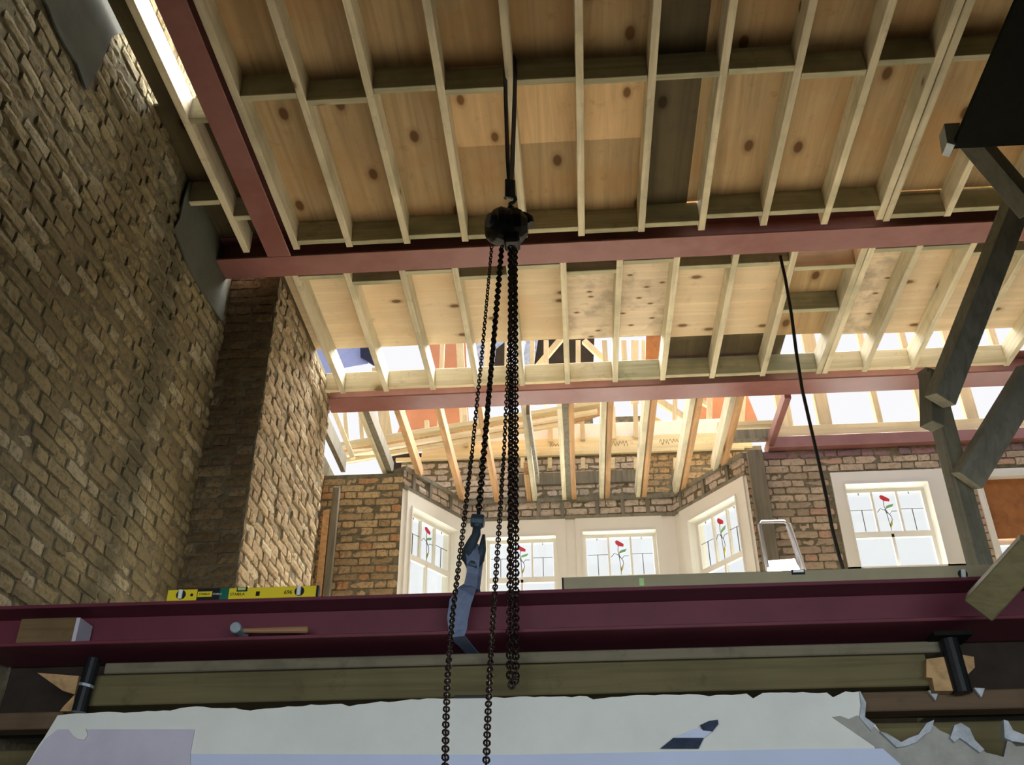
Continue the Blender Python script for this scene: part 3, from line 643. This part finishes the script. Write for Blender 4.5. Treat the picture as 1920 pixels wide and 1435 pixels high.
ppoly([(675, 640), (712, 640), (702, 686), (676, 670)], 9.8, .02, 'navy_flap', M['navy'], 'dark navy flap beside the blue sheeting', 'sheeting')
ppoly([(888, 630), (952, 630), (945, 690), (900, 690), (880, 760), (835, 790), (850, 760), (880, 735)], 10.5, .02, 'polythene', M['crumple'], 'crumpled blue polythene beyond the chains', 'sheeting')
ppoly([(988, 630), (1010, 630), (1000, 690), (975, 700)], 10.5, .02, 'polythene', M['crumple'], 'small crumpled polythene scrap left of the dark void', 'sheeting')
ppoly([(985, 630), (1115, 620), (1112, 700), (990, 700)], 10.6, .05, 'dark_void_sheet', M['dark_void'], 'dark sheet standing in for the old roof void seen through the deck gap in the middle', 'roof')  # solid sheet; the darkness of the void is put into its colour
ppoly([(930, 655), (948, 640), (950, 690), (925, 700)], 10.45, .02, 'dark_flap', M['dark_void'], 'small dark flap left of the thick chains', 'board')
ppoly([(1212, 615), (1245, 615), (1240, 690), (1210, 690)], 10.1, .03, 'brown_panel', M['brown_board'], 'brown panel at the right end of the open deck gap', 'board')
ppoly([(735, 850), (800, 850), (838, 862), (800, 880), (735, 900)], 10.2, .1, 'old_roof_timber', M['dark_void'], 'dark old roof timbers over the back wall left of the bay', 'roof')
ppoly([(1290, 852), (1330, 852), (1350, 880), (1330, 878)], 10.0, .1, 'old_roof_timber', M['brown_board'], 'reddish old roof timber over the right canted wall', 'roof')
# earthy brick stub walls seen between the short studs
m = MB(); m.box(-.36, .30, YG+.3, YG+.5, 5.1, 5.62); mm = m.obj('brick_stub', M['brick_mortar']); tag(mm, 'broken earthy brickwork left between the short studs', 'brick stub')
brickwall(mm, (-.36, YG+.3, 0), UX, NI, 0, .64, 5.35, 5.62, M['brick_earth'], seed=51)
m = MB(); m.box(.38, 1.0, YG+.3, YG+.5, 5.1, 5.62); mm = m.obj('brick_stub', M['brick_mortar']); tag(mm, 'broken earthy brickwork right of the short studs', 'brick stub')
brickwall(mm, (.38, YG+.3, 0), UX, NI, 0, .6, 5.35, 5.62, M['brick_earth'], seed=52)
# stud wall over the right lintel
YS = 8.50; GR = 'studs standing over the right lintel'
for k, (px, w, l) in enumerate([(1469, .13, 'wide stud beside the thin red tie'), (1542, .125, 'wide stud right of the hanging cable'), (1644, .055, 'slim stud over the left side of the tulip window'), (1727, .055, 'slim stud left of the timber trestle'), (1818, .115, 'wide stud behind the trestle timbers'), (1905, .06, 'slim stud at the right edge of the picture')]):
    x = atY(px, 770, YS).x
    m = MB(); m.box(x-w/2, x+w/2, YS-.03, YS+.04, 4.56, 6.2); tag(m.obj('wall_stud', M['joist_z'], bevel=.003), l, 'stud', GR)
m = MB(); m.box(2.0, 5.2, YS-.05, YS+.08, 4.455, 4.60); tag(m.obj('bottom_plate', M['rail'], bevel=.003), 'long pale bottom plate under the studs on the right lintel', 'timber')
m = MB(); m.box(1.45, 2.02, 8.4, 8.5, 4.60, 4.64); m2 = tag(m.obj('sill_rail', M['rail']), 'short pale rail left of the thin red tie', 'timber')
m = MB(); m.box(1.45, 2.0, 8.42, 8.52, 4.47, 4.56); tag(m.obj('plate_end', M['grey_timber']), 'weathered plate end under the short pale rail', 'timber')
# hidden deck beyond: outside roof edges
m = MB(); m.box(1.68, 1.82, 8.34, 8.42, 2.7, 4.30); tag(m.obj('timber_post', M['grey_timber'], bevel=.004), 'grey timber post standing against the bricks right of the bay', 'post')
for x, l, mt, z in ((-2.235, 'brown upright batten in the corner beyond the chimney breast', M['rafter'], 3.75), (-2.165, 'grey upright batten in the corner beyond the chimney breast', M['grey_timber'], 3.98)):
    m = MB(); m.box(x-.03, x+.03, 8.16, 8.22, 1.12, z); tag(m.obj('corner_batten', mt, bevel=.003), l, 'batten')

# ================================================================= FOREGROUND: partition head, plaster
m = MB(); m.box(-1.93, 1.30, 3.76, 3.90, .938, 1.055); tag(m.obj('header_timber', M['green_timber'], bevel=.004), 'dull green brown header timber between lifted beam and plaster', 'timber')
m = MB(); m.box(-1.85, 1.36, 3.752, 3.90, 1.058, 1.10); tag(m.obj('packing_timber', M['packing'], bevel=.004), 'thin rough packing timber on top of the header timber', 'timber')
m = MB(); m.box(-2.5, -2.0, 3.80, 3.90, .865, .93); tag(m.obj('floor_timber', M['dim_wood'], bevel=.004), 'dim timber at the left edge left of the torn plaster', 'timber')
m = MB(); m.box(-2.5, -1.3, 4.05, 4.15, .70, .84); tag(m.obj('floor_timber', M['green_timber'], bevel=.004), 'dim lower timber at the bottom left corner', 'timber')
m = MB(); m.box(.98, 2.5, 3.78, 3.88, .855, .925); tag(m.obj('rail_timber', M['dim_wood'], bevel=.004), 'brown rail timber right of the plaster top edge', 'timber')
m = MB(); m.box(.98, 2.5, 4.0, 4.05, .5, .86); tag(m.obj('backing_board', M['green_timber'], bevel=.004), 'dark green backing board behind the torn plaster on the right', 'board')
m = MB(); m.box(1.36, 2.5, 4.1, 4.2, .9, 1.16); tag(m.obj('dark_blocking', M['gantry']), 'dark blocking behind the right props', 'timber')
m = MB(); m.box(XL, -2.03, 4.1, 4.2, .9, 1.16); tag(m.obj('dark_blocking', M['gantry']), 'dark blocking behind the left prop', 'timber')
m = MB(); m.box(XL+.02, 2.5, 3.97, 4.02, .88, 1.30); tag(m.obj('backing_board', M['dark_void'], bevel=.004), 'dark board added as shade behind the gap under the lifted beam', 'board')  # added board; its dark colour stands for the shade in the gap
YP = 3.735
wp = empty('plaster_wall', (0, YP, -1.4), 'cream plasterboard partition with torn edges at the bottom of the picture', 'plaster wall')
def fpoly(pxs, y, t, name, m_, parent, jit=0, seed=0):
    mb = MB(); rr = random.Random(seed); pts = []
    for i, (px, py) in enumerate(pxs):
        pts.append((px, py))
        if jit and i+1 < len(pxs):
            q = pxs[i+1]; d = math.hypot(q[0]-px, q[1]-py); n_ = int(d/14)
            for k in range(1, n_): f = k/n_; pts.append((px+(q[0]-px)*f, py+(q[1]-py)*f+rr.uniform(-jit, jit)))
    mb.poly([atY(px, py, y) for px, py in pts], (0, t, 0)); return mb.obj(name, m_, parent)
fpoly([(108, 1342), (160, 1338), (320, 1333), (355, 1326), (440, 1328), (470, 1333), (540, 1325), (640, 1320), (655, 1325), (700, 1318), (800, 1310), (960, 1308), (1100, 1306), (1112, 1312), (1180, 1305), (1290, 1302), (1330, 1306), (1400, 1301), (1412, 1310), (1430, 1300), (1550, 1299), (1562, 1308), (1585, 1297), (1613, 1297), (1624, 1318), (1622, 1345), (1640, 1358), (1652, 1375), (1690, 1395), (1690, 1620), (-50, 1620), (48, 1437), (82, 1385)], YP, .02, 'plasterboard', M['plaster_white'], wp, jit=1.6, seed=4)
fpoly([(50, 1437), (84, 1387), (108, 1368), (365, 1368), (357, 1412), (355, 1520), (0, 1520)], YP-.006, .005, 'lilac_patch', M['plaster_lilac'], wp)
fpoly([(358, 1414), (960, 1416), (1500, 1405), (1655, 1404), (1690, 1435), (1690, 1600), (350, 1600)], YP-.008, .005, 'skim_coat', M['plaster_blue'], wp)
fpoly([(128, 1368), (160, 1366), (164, 1378), (158, 1388), (146, 1386), (136, 1379)], YP-.014, .006, 'curled_paper', M['plaster_white'], wp)
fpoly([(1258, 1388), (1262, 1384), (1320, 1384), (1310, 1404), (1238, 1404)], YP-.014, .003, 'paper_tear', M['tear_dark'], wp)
fpoly([(1270, 1381), (1305, 1366), (1325, 1370), (1335, 1372), (1320, 1384), (1265, 1384)], YP-.016, .003, 'paper_flap', M['plaster_blue'], wp)
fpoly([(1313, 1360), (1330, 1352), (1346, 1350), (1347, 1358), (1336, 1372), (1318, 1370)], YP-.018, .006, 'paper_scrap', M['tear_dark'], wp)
# broken plaster on the right: crumbling edge, proud ridge
fpoly([(1560, 1345), (1622, 1345), (1650, 1372), (1690, 1392), (1722, 1382), (1748, 1358), (1762, 1370), (1785, 1380), (1795, 1362), (1812, 1362), (1832, 1400), (1850, 1412), (1882, 1420), (1890, 1385), (1905, 1400), (1940, 1404), (1940, 1620), (1700, 1620), (1640, 1400)], YP-.003, .03, 'broken_plaster', M['render_rough'], wp, jit=4, seed=8)
fpoly([(1650, 1372), (1690, 1392), (1705, 1384), (1722, 1378), (1738, 1356), (1752, 1350), (1745, 1372), (1718, 1392), (1682, 1402)], YP-.02, .03, 'torn_edge', M['paper_edge'], wp, jit=3, seed=9)
fpoly([(1790, 1360), (1802, 1356), (1818, 1366), (1828, 1388), (1846, 1406), (1838, 1412), (1812, 1392), (1800, 1384), (1790, 1392), (1782, 1384)], YP-.02, .03, 'torn_edge', M['paper_edge'], wp, jit=2, seed=10)
fpoly([(1882, 1350), (1890, 1352), (1900, 1370), (1925, 1380), (1925, 1394), (1898, 1390), (1884, 1384)], YP-.02, .03, 'torn_edge', M['paper_edge'], wp, jit=2, seed=11)
fpoly([(1612, 1297), (1624, 1318), (1622, 1345), (1640, 1358), (1634, 1372), (1612, 1346), (1615, 1322)], YP-.01, .04, 'torn_edge', M['paper_edge'], wp)
for k, (a_, b_) in enumerate((((1742, 1297), (1750, 1312)), ((1828, 1292), (1836, 1306)))):
    m = MB(); m.poly([atY(a_[0]-4, a_[1], 3.775), atY(a_[0]+16, a_[1]+1, 3.775), atY(b_[0]+2, b_[1]+4, 3.775)], (0, -.015, 0)); tag(m.obj('plaster_crumb', M['paper_edge']), ['left', 'right'][k]+' of the two plaster crumbs stuck on the brown rail', 'plaster crumb')
# props and wood blocks below the lifted beam
m = MB(); e = empty('steel_prop', atY(160, 1300, 3.70), 'black tubular steel prop under the left end of the lifted beam', 'prop')
m.cyl(atY(176, 1236, 3.72), atY(148, 1336, 3.72), .028, 14); m.obj('tube', M['black_metal'], e)
m = MB(); m.box(-2.0, -1.9, 3.68, 3.80, 1.150, 1.160); m.obj('head_plate', M['gantry_black'], e)
m = MB(); m.cyl(atY(163, 1284, 3.715), atY(161, 1289, 3.715), .0295, 12); m.obj('collar', M['galv'], e)
m = MB(); e = empty('steel_prop', atY(1790, 1290, 3.70), 'black steel prop under the right end of the lifted beam', 'prop')
m.cyl(atY(1778, 1200, 3.72), atY(1806, 1300, 3.72), .034, 14); m.obj('tube', M['black_metal'], e)
m = MB(); c = atY(1782, 1206, 3.72); m.box(c.x-.07, c.x+.07, 3.67, 3.80, c.z+.015, c.z+.03); m.obj('head_plate', M['gantry_black'], e)
ppoly([(70, 1262), (148, 1268), (140, 1302), (118, 1296)], 3.745, .03, 'wood_wedge', M['bright_wood'], 'light sawn wedge left of the left prop', 'wedge')
ppoly([(118, 1326), (140, 1303), (136, 1334), (112, 1334)], 3.745, .03, 'wood_wedge', M['bright_wood'], 'small light offcut at the foot of the left prop', 'wedge')
ppoly([(1737, 1236), (1772, 1232), (1780, 1262), (1790, 1296), (1752, 1296), (1748, 1272), (1737, 1270)], 3.72, .05, 'end_grain_block', M['bright_wood'], 'bright end grain block left of the right prop', 'wood block')
ppoly([(1803, 1228), (1826, 1232), (1828, 1252), (1812, 1268)], 3.72, .05, 'wood_offcut', M['bright_wood'], 'small offcut right of the right prop', 'wood block')
m = MB(); a_, b_ = atY(44, 1180, 3.70), atY(163, 1180, 3.70); m.box(a_.x, b_.x-.035, 3.67, 3.78, BZ0+.014, BZ0+.112); o = tag(m.obj('timber_block', wood('block wood', (.20, .13, .06), 'X')), 'timber block resting in the left end of the lifted beam', 'wood block')
m = MB(); m.box(b_.x-.035, b_.x-.02, 3.668, 3.78, BZ0+.015, BZ0+.110); m.obj('painted_end', M['plaster_lilac'], o)
# club hammer
hz = BZ0+.014+.03
e = empty('club_hammer', (-1.35, 3.70, hz), 'club hammer with short wooden handle lying on the lifted beam', 'hammer')
c0 = atY(441, 1177, 3.66); m = MB(); m.tube([(c0.x, 3.655, c0.z), (c0.x, 3.66, c0.z), (c0.x+.004, 3.70, c0.z), (c0.x+.006, 3.745, c0.z), (c0.x+.006, 3.75, c0.z)], [.019, .023, .02, .023, .02], 12); m.obj('head', M['galv'], e, smooth=False)
m = MB(); m.tube([(c0.x+.01, 3.70, c0.z), (c0.x+.1, 3.70, c0.z-.002), (c0.x+.27, 3.70, c0.z-.004), (c0.x+.278, 3.70, c0.z-.004)], [.009, .011, .014, .010], 10); m.obj('handle', M['handle_wood'], e)
# spirit levels
def text_mesh(s, size, m_, parent, loc, rx=math.pi/2):
    cu = bpy.data.curves.new('lettering', 'FONT'); cu.body = s; cu.size = size; cu.extrude = .0006
    t = bpy.data.objects.new('tmp', cu); COL.objects.link(t); dg = bpy.context.evaluated_depsgraph_get()
    me = bpy.data.meshes.new_from_object(t.evaluated_get(dg)); bpy.data.objects.remove(t)
    o = bpy.data.objects.new('lettering', me); me.materials.clear(); me.materials.append(m_); COL.objects.link(o)
    me.transform(Matrix.Translation(loc) @ Matrix.Rotation(rx, 4, 'X'))
    o.parent = parent; o.matrix_parent_inverse = Matrix.Translation(-parent.location); return o
LY = BY0+.005; LZ = BZ1+.001; LH = .046
xa = atY(313, 1118, LY).x; xb = atY(597, 1110, LY).x; Lw = xb-xa
e = empty('spirit_level', (xa, LY, LZ), 'yellow spirit level with black and green wrap, lying on the lifted beam', 'spirit level')
X = lambda t: xa+Lw*t
m = MB(); m.box(X(0), X(.20), LY, LY+.024, LZ, LZ+LH); m.box(X(.40), X(.985), LY, LY+.024, LZ, LZ+LH); m.box(X(.2), X(.4), LY+.002, LY+.022, LZ, LZ+LH); cas = m.obj('casing', M['yellow'], e, bevel=.002)
m = MB(); m.box(X(.20), X(.35), LY-.001, LY+.025, LZ, LZ+LH+.001); bw = m.obj('black_wrap', M['ink'], e)
m = MB(); m.box(X(.35), X(.41), LY-.001, LY+.025, LZ, LZ+LH+.001); m.obj('green_wrap', M['green'], e)
m = MB(); m.box(X(.205), X(.30), LY-.003, LY, LZ+.012, LZ+.034); lab = m.obj('wrap_label', M['yellow'], bw)
text_mesh('STABILA', .012, M['ink'], bw, (X(.215), LY-.0045, LZ+.019)); text_mesh('STABILA', .010, M['wash'], bw, (X(.305), LY-.003, LZ+.019))
text_mesh('STABILA', .016, M['ink'], cas, (X(.42), LY-.002, LZ+.014)); text_mesh('696', .022, M['ink'], cas, (X(.775), LY-.002, LZ+.014))
m = MB(); m.box(X(.59), X(.615), LY-.002, LY, LZ+.010, LZ+.028); m.obj('printed_square', M['ink'], cas)
m = MB(); m.box(X(.985), X(1), LY-.001, LY+.025, LZ+.001, LZ+LH); m.obj('end_cap', M['ink'], e)
for t in (.093, .875):
    m = MB(); m.cyl((X(t), LY-.002, LZ+.024), (X(t), LY+.02, LZ+.024), .0195, 20); vr = m.obj('vial_ring', M['ink'], e)
    m = MB(); m.cyl((X(t)-.002, LY-.004, LZ+.006), (X(t)-.002, LY-.004, LZ+.042), .0085, 12); m.obj('vial', M['wash'], vr)
m = MB(); m.box(X(.46), X(.53), LY-.002, LY+.02, LZ+LH-.016, LZ+LH+.0015); vr = m.obj('vial_window', M['ink'], e)
m = MB(); m.cyl((X(.47), LY-.003, LZ+LH-.006), (X(.52), LY-.003, LZ+LH-.006), .006, 10); m.obj('vial', M['vial'], vr)
m = MB(); m.cyl((X(.165), LY-.002, LZ+.022), (X(.165), LY+.02, LZ+.022), .006, 12); m.obj('hang_hole', M['ink'], e)
x2 = atY(1056, 1094, LY).x
e = empty('long_spirit_level', (x2, LY, LZ), 'long dull spirit level lying along the right half of the lifted beam', 'spirit level')
m = MB(); m.box(x2, 1.72, LY, LY+.026, LZ, LZ+.048); m.obj('casing', M['olive'], e, bevel=.002)
m = MB(); m.box(x2-.005, x2+.002, LY-.001, LY+.027, LZ+.001, LZ+.047); m.obj('end_cap', M['ink'], e)
c = atY(1203, 1092, LY); m = MB(); m.box(c.x-.009, c.x+.009, LY-.003, LY, c.z-.015, c.z+.015); m.obj('vial', M['vial'], e)
c = atY(1805, 1077, LY); m = MB(); m.cyl((c.x, LY-.003, c.z), (c.x, LY+.01, c.z), .018, 18); vr = m.obj('vial_ring', M['ink'], e)
m = MB(); m.cyl((c.x-.002, LY-.006, c.z-.016), (c.x+.003, LY-.006, c.z+.014), .009, 12); m.obj('vial', M['wash'], vr)
c = atY(1497, 1077, LY); m = MB(); m.box(c.x-.025, c.x+.025, LY-.003, LY+.02, LZ+.030, LZ+.050); vr = m.obj('vial_window', M['ink'], e)
m = MB(); m.cyl((c.x-.02, LY-.004, LZ+.043), (c.x+.02, LY-.004, LZ+.043), .006, 10); m.obj('vial', M['wash'], vr)

# ================================================================= HOIST AND CHAINS
YH = 3.66
hc = atY(957, 425, YH)
e = empty('chain_hoist', hc, 'black hand chain hoist hanging from a joist', 'hoist')
m = MB(); cl = hc+Vector((-.05, 0, 0))
m.tube([cl+Vector((-.045, -.035, 0)), cl+Vector((-.04, -.03, 0)), cl+Vector((-.02, -.02, 0)), cl+Vector((.03, .01, 0)), cl+Vector((.05, .02, 0))], [.045, .075, .092, .095, .07], 22); m.obj('hand_wheel_cover', M['black_metal'], e, bevel=.003)
m = MB(); m.tube([hc+Vector((.0, 0, -.0)), hc+Vector((.02, 0, .0)), hc+Vector((.055, 0, .0)), hc+Vector((.085, 0, -.0))], [.085, .095, .08, .045], 9); m.obj('gear_cover', M['black_metal'], e, bevel=.004)
m = MB(); m.box(hc.x-.03, hc.x+.045, YH-.045, YH+.045, hc.z-.125, hc.z+.09); m.box(hc.x-.012, hc.x+.02, YH-.03, YH+.03, hc.z+.08, hc.z+.12); m.obj('frame', M['black_metal'], e, bevel=.01)
m = MB(); m.cyl(hc+Vector((-.04, -.02, -.0)), hc+Vector((-.105, -.06, -.0)), .035, 16); m.obj('hub', M['hook'], e)
m = MB(); m.tube([hc+Vector((.06, -.01, .06)), hc+Vector((.09, -.01, .035)), hc+Vector((.1, -.01, .0))], [.02, .024, .02], 8); m.obj('brake_cover', M['black_metal'], e)
m = MB(); t0 = hc+Vector((0, 0, .12)); pts = [t0+Vector((0, 0, 0)), t0+Vector((0, 0, .03))]+[t0+Vector((.026*math.cos(a)-.0, 0, .055+.026*math.sin(a))) for a in [math.radians(d) for d in range(-90, 190, 28)]]
m.tube(pts, .010, 8); m.obj('top_hook', M['hook'], e)
# webbing sling around the joist
xj = -.235; ys = 3.745
e = empty('hoist_sling', (xj, ys, ZJ), 'dark webbing sling looped over a joist to carry the hoist', 'sling')
tp = t0+Vector((0, 0, .075))
m = MB(); m.ribbon([tp+Vector((0, 0, -.0)), Vector((xj-.012, YH+.02, 3.6)), Vector((xj-.024, ys-.02, 4.1)), Vector((xj-.027, ys, 4.30)), Vector((xj-.027, ys, 4.462)), Vector((xj+.027, ys, 4.462)), Vector((xj+.027, ys, 4.30)), Vector((xj+.024, ys-.02, 4.1)), Vector((xj+.012, YH+.02, 3.6)), tp], .045, .005, side=(.35, 1, 0)); m.obj('webbing', M['webbing_dark'], e)
m = MB(); m.ribbon([tp+Vector((0, -.01, -.02)), tp+Vector((0, -.008, .10))], .05, .012, side=(1, .3, 0)); m.obj('stitched_end', M['hook'], e)
def link_mesh(pitch, rod, name, wr):
    mb = MB(); r = rod*wr; h = max(.0005, pitch/2+rod/2-r); pts = []
    for d in range(0, 181, 45): pts.append((r*math.cos(math.radians(d)), 0, h+r*math.sin(math.radians(d))))
    for d in range(180, 361, 45): pts.append((r*math.cos(math.radians(d)), 0, -h+r*math.sin(math.radians(d))))
    mb.tube(pts, rod/2, 5, closed=True); return mb.mesh(name, M['chain'], smooth=True)
LINKB = link_mesh(.0182, .0090, 'chain_link', 1.25); LINKS = link_mesh(.0182, .0054, 'chain_link', 1.25)
def chain(name, pts, pitch, me, label, group, tw=0.12):
    e = empty(name, pts[0], label, 'chain', group); pts = [Vector(p) for p in pts]
    segs = [(pts[i+1]-pts[i]).length for i in range(len(pts)-1)]; tot = sum(segs); n = int(tot/pitch)
    for k in range(n):
        d = (k+.5)*pitch; i = 0
        while i < len(segs)-1 and d > segs[i]: d -= segs[i]; i += 1
        p = pts[i].lerp(pts[i+1], d/segs[i]); v = (pts[i+1]-pts[i]).normalized()
        q = v.to_track_quat('Z', 'Y').to_matrix().to_4x4() @ Matrix.Rotation((math.pi/2 if k % 2 else 0)+tw+.25*math.sin(k*.11), 4, 'Z')
        o = bpy.data.objects.new('chain_link', me); COL.objects.link(o); o.parent = e; o.matrix_basis = Matrix.Translation(p-e.location) @ q
    return e
def sag(pa, pb, n=10, amp=(0, 0, 0)):
    pa = Vector(pa); pb = Vector(pb); A = Vector(amp); return [pa.lerp(pb, i/n)+A*math.sin(math.pi*i/n) for i in range(n+1)]
GC = 'hoist chains'
hk = atY(897, 968, 3.56)
chain('load_chain', sag(atY(941, 462, YH), hk, 8), .0182, LINKB, 'thick load chain running from the hoist down to the hook', GC)
lo = [atY(957, 462, YH-.04), atY(958, 700, YH-.05), atY(957, 1000, YH-.06), atY(956, 1200, 3.58), atY(956, 1275, 3.58), atY(961, 1290, 3.58), atY(967, 1275, 3.58), atY(967, 1000, YH-.05), atY(966, 700, YH-.04), atY(966, 462, YH-.03)]
chain('slack_chain', lo, .0182, LINKB, 'doubled thick slack chain hanging straight down from the hoist', GC)
HC = [(462, 3.62), (650, 3.50), (850, 3.33), (1010, 3.05), (1150, 2.84), (1260, 2.62), (1360, 2.42), (1480, 2.22)]
def hx(tab, y):
    for (a, b), (c, d) in zip(tab, tab[1:]):
        if a <= y <= c: return b+(d-b)*(y-a)/(c-a)
TA = [(462, 922), (650, 905), (900, 880), (1140, 850), (1230, 841), (1350, 836), (1480, 834)]; TB = [(462, 962), (640, 955), (850, 945), (1000, 935), (1200, 922), (1330, 915), (1480, 910)]
chain('hand_chain', [atY(hx(TA, y), y, Y_) for y, Y_ in HC], .0182, LINKS, 'thin hand chain on the far left, hanging to the bottom edge', GC)
chain('hand_chain', [atY(hx(TB, y), y, Y_+.03 if y > 500 else Y_-.03) for y, Y_ in HC], .0182, LINKS, 'thin hand chain next to the thick slack chain, hanging to the bottom edge', GC)
# hook and beam sling
e = empty('load_hook', hk, 'blue grey load hook with safety latch at the end of the load chain', 'hook')
H = lambda px, py, d=0: atY(px, py, 3.56+d)
m = MB(); m.cyl(H(884, 976), H(908, 978), .028, 8); m.tube([H(896, 966), H(896, 974), H(895, 988), H(894, 992)], [.014, .024, .022, .014], 10); m.obj('swivel_block', M['hook'], e, bevel=.003)
m = MB(); m.tube([H(894, 988), H(893, 1002), H(886, 1016), H(878, 1032), H(877, 1046), H(882, 1058), H(891, 1060), H(899, 1050), H(904, 1030), H(907, 1003)], [.016, .018, .021, .024, .026, .027, .025, .020, .016, .006], 10, flat=.8); m.obj('hook_body', M['hook'], e, smooth=True)
m = MB(); m.ribbon([H(893, 1000, -.01), H(884, 1020, -.01), H(882, 1040, -.01)], .012, .004); m.obj('safety_latch', M['galv'], e)
e = empty('beam_sling', H(885, 1040), 'blue grey webbing sling from the hook around the lifted beam', 'sling')
m = MB(); S = lambda px, py, y: atY(px, py, y)
zr = BZ0-.006
m.ribbon([S(884, 1022, 3.575), S(886, 1034, 3.55), S(887, 1050, 3.54), S(886, 1075, 3.56), S(882, 1098, 3.60), S(874, 1110, 3.635), S(863, 1130, 3.645), S(858, 1160, 3.648), S(858, 1180, 3.65), Vector((-.452, 3.665, zr)), Vector((-.43, 3.80, zr)), Vector((-.41, 3.93, zr))], [.055, .055, .05, .045, .05, .07, .085, .08, .07, .06, .05, .05], .006, side=(1, .1, 0)); m.obj('front_strap', M['webbing'], e)
m = MB(); m.ribbon([S(890, 1030, 3.60), S(894, 1052, 3.60), S(892, 1080, 3.63), S(888, 1104, 3.67), Vector((-.40, 3.80, BZ1+.006)), Vector((-.40, 3.95, BZ1+.004)), Vector((-.41, 3.953, zr))], [.05, .05, .045, .05, .06, .06, .05], .005, side=(1, .1, 0)); m.obj('rear_strap', M['webbing'], e)

# ================================================================= TRESTLE / GANTRY AT THE RIGHT
m = MB(); zg = 3.35
m.box(1.865, 2.60, 1.2, 3.5, zg, zg+.03); m.box(2.2, 2.24, 1.2, 3.5, zg+.03, zg+.42); m.box(2.14, 2.6, 1.2, 3.5, zg+.42, zg+.45)
e = tag(m.obj('gantry_beam', M['gantry_black'], bevel=.004), 'big black steel gantry beam at the top right corner', 'gantry beam')
c = atY(1785, 250, 3.5); m = MB(); m.poly([atY(1770, 232, 3.46), atY(1800, 230, 3.46), atY(1797, 262, 3.46), atY(1790, 272, 3.46), atY(1776, 268, 3.46)], (0, .08, 0)); m.obj('end_bracket', M['galv'], e)
T = [((1822, 262), (1935, 395), 3.62, 3.75, .13, .09, 'grey timber strut just below the black gantry beam'),
     ((1905, 385), (1762, 752), 4.20, 4.42, .12, .10, 'long dark trestle leg crossing both roof steels'),
     ((1742, 698), (1842, 1075), 4.68, 4.66, .11, .07, 'grey trestle post standing behind the long spirit level'),
     ((1935, 700), (1812, 902), 4.40, 4.55, .14, .08, 'short trestle brace joining the post from the right'),
     ((1745, 705), (1748, 800), 4.57, 4.57, .08, .09, 'stubby splice piece at the head of the trestle post')]
for p0, p1, ya, yb, w, h, l in T:
    pbar(p0, p1, ya, w, h, 'trestle_timber', M['gantry'], l, 'trestle timber', 'trestle timbers at the right', y1=yb, up=(.55, -1, .15))
m = MB(); m.bar(atY(1940, 1025, 3.3), atY(1835, 1140, 3.5), .11, .09, up=(.3, -1, .2)); tag(m.obj('trestle_timber', M['green_timber'], bevel=.004), 'dark leaning timber in front of the lifted beam at the right edge', 'trestle timber', 'trestle timbers at the right')
m = MB(); m.bar(atY(1822, -20, 4.0), atY(1872, 70, 4.0), .05, .12, up=(0, -1, 0)); tag(m.obj('rough_batten', M['grey_timber']), 'rough batten beside the gantry beam at the top edge', 'batten')
# cable
m = MB(); cp = [(1463, 480), (1472, 520), (1484, 590), (1493, 660), (1504, 730), (1520, 800), (1536, 870), (1549, 930), (1560, 990), (1574, 1045), (1588, 1090)]
m.tube([atY(px, py, 5.42+.02*k) for k, (px, py) in enumerate(cp)], .011, 8); tag(m.obj('hanging_cable', M['cable'], smooth=True), 'black cable hanging from the nearer roof steel down past the window', 'cable')
# step ladder
YL = 7.2; e = empty('step_ladder', atY(1465, 1080, YL), 'aluminium step ladder top beside the right windows', 'ladder')
m = MB(); m.tube([atY(1442, 1085, YL-.1), atY(1424, 985, YL), atY(1428, 979, YL), atY(1470, 978, YL), atY(1478, 984, YL), atY(1512, 1085, YL-.1)], .014, 8); m.obj('guard_rail', M['alu'], e, smooth=True)
m = MB(); p = [atY(1437, 1052, YL), atY(1490, 1048, YL)]; q = [atY(1506, 1080, YL-.25), atY(1440, 1086, YL-.25)]
m.poly([p[0], p[1], q[0], q[1]], (0, .01, -.025)); m.obj('platform', M['alu'], e)
for a_, b_ in (((1424, 985), (1446, 1100)), ((1478, 984), (1516, 1100))):
    m = MB(); pa = atY(*a_, YL+.02); pb = atY(*b_, YL-.1); pe = pa+(pb-pa)*((pa.z-1.12)/(pa.z-pb.z)); m.bar(pa, pe, .02, .05); m.obj('stile', M['alu'], e)

# ================================================================= OUTSIDE
def tree(loc, r, seed, label):
    rr = random.Random(seed); e = empty('tree', loc, label, 'tree', 'trees in the garden beyond the bay')
    m = MB(); m.cyl(loc, Vector(loc)+Vector((0, 0, r*1.5)), .15, 8, .08); m.obj('trunk', M['grey_timber'], e)
    c = MB()
    for k in range(420):
        v = Vector((rr.gauss(0, 1), rr.gauss(0, 1), rr.gauss(0, 1))).normalized()*r*rr.uniform(.55, 1); p = Vector(loc)+v+Vector((0, 0, r*1.9)); s = r*.16
        a = Vector((rr.uniform(-1, 1), rr.uniform(-1, 1), rr.uniform(-1, 1))).normalized()*s; b = a.cross(v.normalized())
        c.add([p-a, p+b, p+a, p-b], [(0, 1, 2, 3)])
    c.obj('foliage', M['leaf'], e)
tree((-5.5, 26, -1.4), 3.0, 1, 'garden tree seen through the left bay windows')
tree((-1.2, 30, -1.4), 2.9, 2, 'garden tree seen through the straight bay window behind the chains')
m = MB(); m.box(-60, 60, 11, 90, -1.6, -1.5); struct(m.obj('ground', M['paving']))

m = MB(); m.bar(atY(852, 1307, 3.72), atY(922, 1306, 3.72), .012, .008); tag(m.obj('dark_sliver', M['ink']), 'thin dark sliver of wood lying on the plaster top edge by the chains', 'wood sliver')
